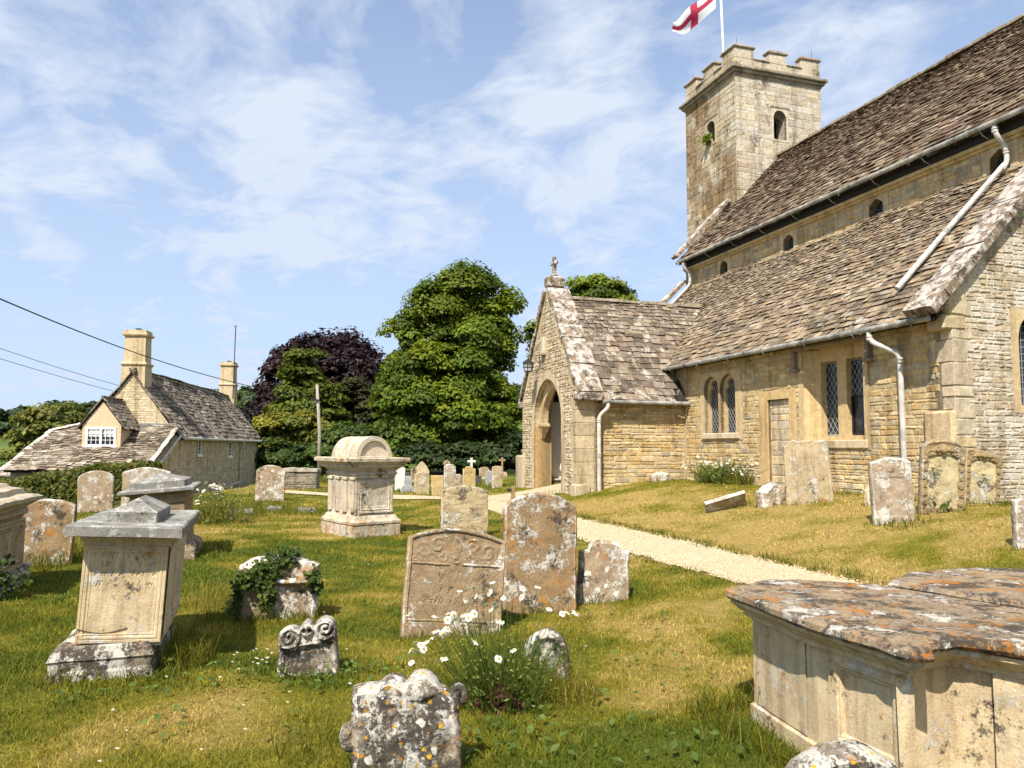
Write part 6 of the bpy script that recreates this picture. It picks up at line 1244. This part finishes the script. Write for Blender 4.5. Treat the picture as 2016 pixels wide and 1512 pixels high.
ix = np.arange(nu * nv).reshape(nu, nv); Fq = np.stack([ix[:-1, :-1], ix[1:, :-1], ix[1:, 1:], ix[:-1, 1:]], -1).reshape(-1, 4); uc = ((U_[:-1, :-1] + U_[1:, 1:]) / 2).ravel(); vc = ((V_[:-1, :-1] + V_[1:, 1:]) / 2).ravel()
red = (np.abs(vc - .5) < .105) | (np.abs(uc - .5) < .07); t = NT('flag_cloth'); c_ = t.attr(); b1 = t.n('BsdfPrincipled', {'Base Color': c_, 'Roughness': .8}); b2 = t.n('BsdfTranslucent', {'Color': c_}); mm = t.n('MixShader', {0: .45, 1: b1.outputs[0], 2: b2.outputs[0]}); t.t.links.new(mm.outputs[0], t.out.inputs[0])
g = G(); Vv = Pf.reshape(-1, 3); g.add(Vv, Fq[~red], (.82, .82, .82)); g.add(Vv, Fq[red], (.50, .03, .08)); o = g.build('flag', t.m, smooth=True); tag(o, 'white flag with a red cross flying from the flagpole', 'flag')
lx, ly = from_church(PX - .40, 11.95); LT = thing('lantern', 'black iron lantern on a wall bracket above the porch arch', 'lantern', (lx, ly, 3.95), TH)
g = G()
for k in range(6):
    a0, a1 = k * math.pi / 3, (k + 1) * math.pi / 3; p0 = np.array((math.cos(a0), math.sin(a0), 0)); g.tube([p0 * .13 + (0, 0, 0), p0 * .16 + (0, 0, .26)], .010, 5)
    p1 = np.array((math.cos(a1), math.sin(a1), 0)); [g.tube([p0 * r_ + (0, 0, z_), p1 * r_ + (0, 0, z_)], .010, 5) for r_, z_ in ((.13, 0), (.145, .13), (.16, .26))]
g.tube([(0, 0, -.02), (0, 0, .01)], [.13, .13], 6); g.tube([(0, 0, .255), (0, 0, .30), (0, 0, .37), (0, 0, .40)], [.20, .16, .05, .03], 6); g.build('frame', M['iron'], LT)
t = NT('lantern_glass'); M['lglass'] = t.bsdf((.35, .36, .36), .25, None, .5); g = G(); g.tube([(0, 0, .01), (0, 0, .25)], [.12, .15], 6); g.build('glass', M['lglass'], LT)
g = G(); g.tube([(0, 0, .40), (0, 0, .50), (.10, 0, .53), (.40, 0, .50)], .012, 6); g.tube([(.38, 0, .58), (.38, 0, .12)], .016, 6); g.tube([(.38, 0, .25), (.2, 0, .42), (.1, 0, .53)], .009, 5); g.build('bracket', M['iron'], LT)
p = gp(1010, 985); BL = thing('path_light', 'low wooden post light with black hood at the edge of the path by the porch', 'path light', p, D(10))
g = G(); g.bbox((-.05, -.05, -.1), (.05, .05, .40), .008); g.build('post', M['brownpost'], BL); g = G(); g.bbox((-.17, -.05, .24), (-.05, .05, .33), .012); g.build('lamp_hood', M['iron'], BL)

# ------------------------------------------------------------------ daisies, ivy, weeds
def flower_mesh(r=.024, pet=13, pc=(.80, .80, .76), cc=(.62, .42, .02)):
    g = G()
    for k in range(pet):
        a = 2 * math.pi * k / pet; w = .17; d = np.array((math.cos(a), math.sin(a), 0)); s = np.array((-math.sin(a), math.cos(a), 0)); dz = rng.uniform(-.38, -.05) * r
        g.add([d * r * .25 - s * r * w * .7, d * r * .25 + s * r * w * .7, d * r * .8 + s * r * w + (0, 0, dz), d * r + (0, 0, dz * 1.2), d * r * .8 - s * r * w + (0, 0, dz)], [(0, 4, 3, 2, 1)], pc)
    n = 10; ring = [(.34 * r * math.cos(q), .34 * r * math.sin(q), .02 * r) for q in np.linspace(0, 2 * np.pi, n, endpoint=False)] + [(.2 * r * math.cos(q), .2 * r * math.sin(q), .16 * r) for q in np.linspace(0, 2 * np.pi, n, endpoint=False)]
    g.add(ring, [(i, (i + 1) % n, n + (i + 1) % n, n + i) for i in range(n)] + [tuple(range(n, 2 * n))], cc)
    return g
def clump(label, root, tips, nstem, spread, h, fr, pc=(.80, .80, .76), name='oxeye_daisy', bushy=1., leafcol=(.075, .115, .02), yellow=0):
    rt = thing(name, label, 'daisy plant' if name == 'oxeye_daisy' else 'plant', root); g = G(); root = np.array(root, float)
    def stem(a, b, r, col):
        m = 6; ks = np.linspace(0, 1, m)[:, None]; mid = np.array((a[0] * .6 + b[0] * .4, a[1] * .6 + b[1] * .4, (a[2] + b[2]) / 2 + .1 * (b[2] - a[2]))); P_ = (1 - ks) ** 2 * a + 2 * ks * (1 - ks) * mid + ks ** 2 * b; g.tube(P_, np.linspace(r, r * .6, m), 4, col, cap=False)
        return P_
    tl = [np.array(t_, float) - root for t_ in tips]; flw = []
    sr = .0022 * max(1, root[1] / 6)
    for b in tl:
        a = np.array((b[0] * .35 + rng.normal(0, spread * .25), b[1] * .35 + rng.normal(0, spread * .25), -.03)); stem(a, b, sr, np.array(leafcol) * rng.uniform(.8, 1.3)); flw.append(b)
    for k in range(nstem):
        q = rng.normal(0, spread, 2); a = np.array((q[0] * .6, q[1] * .6, -.03)); hh = h * rng.uniform(.45, 1.); b = np.array((q[0] * 1.35 + rng.normal(0, .03), q[1] * 1.35 + rng.normal(0, .03), hh)); P_ = stem(a, b, sr * .8, np.array(leafcol) * rng.uniform(.6, 1.35))
        m = 4; pos = P_[rng.integers(0, 5, m)] + rng.normal(0, .012, (m, 3)); leaves(g, pos, unit(m) + (0, 0, .3), np.full(m, .014 * bushy * max(1, root[1] / 6)) * rng.uniform(.6, 1.5, m), np.array(leafcol) * rng.uniform(.7, 1.4, (m, 1)), 2.6)
        if rng.uniform() < .35: c3 = b + (0, 0, .004); leaves(g, np.array([c3, c3]), unit(2), np.full(2, .012 * max(1, root[1] / 6)), np.tile((.42, .42, .12), (2, 1)), 1.)
    m = int(160 * bushy); q = rng.normal(0, spread * .7, (m, 2)); leaves(g, np.stack([q[:, 0], q[:, 1], np.abs(rng.normal(.05, .06, m))], 1), unit(m) + (0, 0, .8), rng.uniform(.02, .05, m) * max(1, root[1] / 7), np.array(leafcol) * rng.uniform(.6, 1.2, (m, 1)), 2.)
    g.build('stems', M['leaf'], rt); fm = None
    for i, b in enumerate(flw[:99]):
        yl = yellow and i % yellow == 0
        if fm is None: fo = flower_mesh(fr, 13, pc).build('flower', M['petal'], rt); fm = fo.data
        elif yl: fo = flower_mesh(fr * .8, 8, (.62, .44, .02)).build('flower', M['petal'], rt)
        else: fo = bpy.data.objects.new('flower', fm); COL.objects.link(fo); fo.parent = rt
        fo.location = b; s_ = rng.uniform(.75, 1.15); fo.scale = (s_, s_, s_); fo.rotation_euler = (rng.normal(.2, .55) + .2, rng.normal(-.1, .45), rng.uniform(0, 6.3))
    return rt
FZ = [(900, 30), (700, 85), (560, 120), (865, 140), (720, 180), (620, 215), (155, 250), (250, 230), (1065, 45), (1215, 95), (1375, 80), (840, 265), (915, 258), (880, 315), (1505, 205), (1495, 310), (1630, 360), (1680, 345), (1770, 350), (70, 370), (20, 375), (300, 385), (440, 355), (495, 375), (600, 370), (710, 360), (650, 400), (515, 430), (575, 460), (430, 425), (620, 440), (870, 460), (990, 445), (430, 520), (385, 575), (305, 540), (730, 560), (730, 655), (260, 615), (200, 655), (150, 685), (115, 660), (180, 730), (95, 745), (40, 740), (1115, 740), (965, 830), (395, 825), (50, 870), (580, 515), (790, 205), (690, 420), (560, 425), (1130, 125), (1010, 195), (1200, 185)]
root = gp(985, 1385); tips = []
for a, b in FZ: px_, py_ = 800 + a / 5.305, 1140 + b / 5.305; tips.append(at(px_, py_, root[1] + (rng.uniform(-.1, .35) if b < 400 else rng.uniform(-.5, -.15))))
clump('big clump of white oxeye daisies in front of the wide carved headstone', root, tips, 380, .17, .46, .0255, bushy=.8, leafcol=(.12, .165, .028))
tuft(root[0] - .05, root[1] + .15, .38, 420, .12, .38, .004, .2, .5); tuft(root[0] + .38, root[1] + .1, .25, 240, .10, .32, .004, .4, .8)
g = G(); n = 170; q = np.clip(rng.normal(0, .07, (n, 2)), -.13, .13); r0 = gp(985, 1400); leaves(g, np.stack([r0[0] + q[:, 0], r0[1] + q[:, 1] * .7, r0[2] + np.abs(rng.normal(.06, .05, n))], 1), unit(n) + (0, 0, .6), rng.uniform(.02, .045, n), np.array((.14, .055, .045)) * rng.uniform(.6, 1.3, (n, 1)), 1.8); g.build('foliage', M['leaf'], thing('weed', 'reddish-leaved weed at the foot of the big daisy clump', 'weed', r0)).location = [-float(c) for c in r0]
F2 = [(790, 313), (860, 245), (905, 275), (935, 268), (965, 275), (1005, 268), (1045, 262), (985, 295), (1105, 290), (1160, 312), (855, 335), (835, 322), (800, 372), (960, 345), (1015, 370), (785, 445), (855, 430), (775, 415), (1015, 300), (935, 295), (905, 285), (970, 300)]
root = gp(428, 1028); tips = [at(230 + a / 4.917, 900 + b / 4.917, root[1] + rng.uniform(-.6, .9)) for a, b in F2]
clump('tall clump of white daisies standing beside the second hip-lidded tomb', root, tips, 110, .42, .75, .055, bushy=.7, leafcol=(.15, .175, .035))
tuft(root[0], root[1], .8, 330, .15, .5, .010, .42, .5)
root = np.array((*from_church(-.32, 6.75), 0.)); root[2] = float(hgt(root[0], root[1])); tips = []
for _ in range(92): q = from_church(-.3 + rng.normal(0, .09), 6.75 + rng.normal(0, .75)); tips.append(np.array((q[0], q[1], root[2] + rng.uniform(.28, .72))))
clump('bank of white and yellow wildflowers against the church wall below the lancets', root, tips, 260, .30, .55, .045, name='wildflower_clump', bushy=.8, yellow=4, leafcol=(.15, .19, .045))
for q_ in (6.0, 6.5, 7.0, 7.6): q = from_church(-.28, q_); tuft(q[0], q[1], .28, 170, .2, .5, .010, .25, .5)
root = gp(1848, 1006); clump('few yellow buttercups at the foot of the larger cherub headstone', root, [root + np.array((rng.uniform(-.25, .3), -.12, rng.uniform(.08, .3))) for _ in range(6)], 30, .15, .25, .02, (.66, .5, .02), name='buttercup')
# tiny lawn daisies
g = G(); fm_ = flower_mesh(.012, 8); V0 = np.concatenate(fm_.V); C0 = np.concatenate(fm_.C)
def sprinkle(x, y, s):
    b = g.n; T = np.array((x, y, float(hgt(x, y)) + rng.uniform(.04, .08))); Vn = V0 * s + T; 
    g.V.append(Vn); g.C.append(C0); g.n += len(Vn)
    for key, l_ in fm_.F.items(): g.F.setdefault(key, []).extend([q + b for q in l_])
for cx_, cy_, n_, sp in ((530, 1305, 26, .18), (455, 1330, 6, .4), (640, 1400, 14, .5), (1100, 1340, 10, .5), (620, 985, 26, 2.2), (480, 1005, 24, 1.6), (1500, 1040, 16, 1.2), (1750, 1060, 10, 1.), (700, 1180, 8, 1.2)):
    q = gp(cx_, cy_)
    for _ in range(n_):
        x_, y_ = q[0] + rng.normal(0, sp), q[1] + rng.normal(0, sp)
        if pathmask(x_, y_) < -.1: sprinkle(x_, y_, rng.uniform(.8, 1.3) * max(1, y_ / 9))
tag(g.build('lawn_daisies', M['petal']), 'tiny white daisies scattered through the mown grass', 'daisies', kind='stuff')
# ivy on the scrolled headstone and at the left tomb
def ivy(label, pts, n, leaf, spread):
    g = G(); P_ = np.array(pts, float); rt = thing('ivy', label, 'ivy', P_[0])
    k = rng.integers(0, len(P_), n); pos = P_[k] - P_[0] + rng.normal(0, spread, (n, 3)); leaves(g, pos, unit(n) * .7 + np.array((0, -.6, .6)), leaf * rng.uniform(.6, 1.3, n), np.array([(.06, .095, .014), (.10, .135, .018), (.045, .075, .014)])[rng.integers(3, size=n)] * rng.uniform(.7, 1.3, (n, 1)), 1.1); g.build('foliage', M['leaf'], rt)
    g = G()
    for a, b in zip(P_[:-1], P_[1:]):
        if np.linalg.norm(a - b) < .4: g.tube([a - P_[0], (a + b) / 2 - P_[0] + rng.normal(0, .01, 3), b - P_[0]], .006, 5, (.1, .07, .05))
    g.build('stem', M['bark'], rt)
ip, iw, ih = IVP; ca, sa = math.cos(D(9)), math.sin(D(9))
def onst(x, z, y=-.12): return (ip[0] + x * ca - y * sa, ip[1] + x * sa + y * ca, ip[2] + z)
L_ = [onst(x_ * iw, z_ * ih, y_) for x_, z_, y_ in [(-.50, .06, -.12), (-.5, .2, -.12), (-.5, .35, -.12), (-.47, .48, -.13), (-.44, .58, -.14), (-.36, .64, -.14), (-.42, .72, -.14), (-.28, .68, -.14), (-.3, .8, -.13), (-.18, .78, -.14), (-.2, .9, -.1), (-.08, .86, -.13), (-.1, .96, -.05), (.02, .92, -.1), (.05, 1.0, -.03), (.12, .98, -.06), (.2, .99, -.0), (-.05, .74, -.14), (-.1, .6, -.15), (-.09, .48, -.15), (-.1, .36, -.15), (-.12, .26, -.15), (.02, .8, -.14), (.44, .6, -.13), (.5, .5, -.1), (.48, .68, -.1), (-.35, .56, -.14), (-.22, .6, -.15), (.12, .9, -.12)]]
ivy('ivy trailing over the top and left side of the scrolled headstone', L_, 1300, .045, .032)
T3c = (T3.location.x, T3.location.y, T3.location.z); L_ = [(T3c[0] + .25 + .5 * q, T3c[1] - .55 + .9 * q * .4, T3c[2] + .05 + .2 * math.sin(q * 3)) for q in np.linspace(0, 1, 12)]
ivy('dark ivy and brambles round the foot of the left-edge tomb', L_, 420, .06, .10)
fq = from_church(TX0 - .02, 15.68); fr_ = thing('fern', 'small green fern growing from the left-hand belfry opening of the tower', 'fern', (fq[0], fq[1], 13.85)); g = G(); n = 90; q_ = rng.normal(0, .10, (n, 3)); leaves(g, q_ + (-.08, -.05, .12), unit(n) + (-.3, -.5, .5), rng.uniform(.06, .12, n), np.array((.14, .19, .02)) * rng.uniform(.7, 1.3, (n, 1)), 2.4); g.build('foliage', M['leaf'], fr_)
# weeds and long grass the mower leaves
for px_, py_, r_, n_, h0_, h1_, wd_, dr_ in ((85, 1105, .7, 1100, .15, .45, .007, .3), (60, 1120, .4, 300, .1, .35, .007, .2), (530, 1000, .9, 420, .12, .35, .012, .3), (455, 1018, .8, 320, .15, .4, .012, .3), (590, 1012, .7, 260, .1, .26, .012, .25), (420, 1190, .35, 260, .15, .45, .005, .45), (440, 1200, .3, 160, .15, .5, .004, .6), (1190, 1170, .25, 260, .08, .24, .006, .1), (1150, 1185, .2, 160, .1, .24, .006, .1), (645, 1470, .30, 420, .08, .30, .004, .2), (700, 945, 1.4, 300, .15, .4, .02, .1), (660, 950, 1.2, 300, .2, .5, .02, .1), (1410, 1420, .35, 320, .06, .22, .004, .2), (1900, 990, .9, 420, .08, .2, .008, .05), (1790, 1035, .35, 260, .08, .2, .007, .05), (1640, 975, .5, 240, .1, .3, .008, .15), (20, 1235, .35, 420, .08, .3, .005, .2), (40, 1330, .5, 420, .08, .26, .004, .25), (480, 1225, .4, 420, .08, .26, .005, .1), (600, 1215, .3, 260, .08, .24, .005, .1), (1180, 955, .5, 160, .06, .2, .01, .1), (1075, 975, .4, 140, .06, .2, .01, .2)):
    q = gp(px_, py_); tuft(q[0], q[1], r_, int(n_ * .55), h0_, h1_ * .8, wd_, dr_)
for t_ in np.arange(-4.5, 9, .22): q = from_church(-5.0 + rng.normal(0, .07), t_ + rng.normal(0, .1)); tuft(q[0], q[1], .16, 34, .04, .13, .008, .15)
for t_ in np.arange(-3.5, 9, .5): q = from_church(-6.62 + rng.normal(0, .06), t_ + rng.normal(0, .2)); tuft(q[0], q[1], .14, 22, .03, .09, .008, .2)
def broadleaf(px_, py_, n_, r_, s_, col=(.07, .115, .02)):
    q = gp(px_, py_); x_, y_ = q[0] + rng.normal(0, r_, n_), q[1] + rng.normal(0, r_, n_); leaves(WG, np.stack([x_, y_, hgt(x_, y_) + rng.uniform(.03, .09, n_)], 1), unit(n_) * .55 + (0, 0, 1.), s_ * rng.uniform(.6, 1.3, n_), np.array(col) * rng.uniform(.7, 1.3, (n_, 1)), 1.7)
WG = G()
for px_, py_, n_, r_ in ((480, 1340, 60, .2), (640, 1340, 70, .16), (740, 1330, 60, .18), (380, 1350, 60, .2), (560, 1450, 16, .1), (150, 1390, 40, .12), (1230, 1420, 40, .25), (1300, 1310, 30, .3), (1020, 1450, 50, .2), (1180, 1300, 30, .3), (300, 1460, 30, .2), (1330, 1480, 50, .2), (720, 1220, 30, .3), (1850, 1050, 24, .2), (1620, 1090, 30, .25), (1440, 1065, 20, .25), (1250, 1235, 30, .25), (900, 1480, 50, .2), (1100, 1470, 60, .25), (530, 1345, 10, .08)):
    broadleaf(px_, py_, int(n_ * .45), r_, .034, (.10, .15, .03))
tag(WG.build('lawn_weeds', M['leaf']), 'low broad-leaved weeds growing through the grass', 'weeds', kind='stuff')
build_grass()
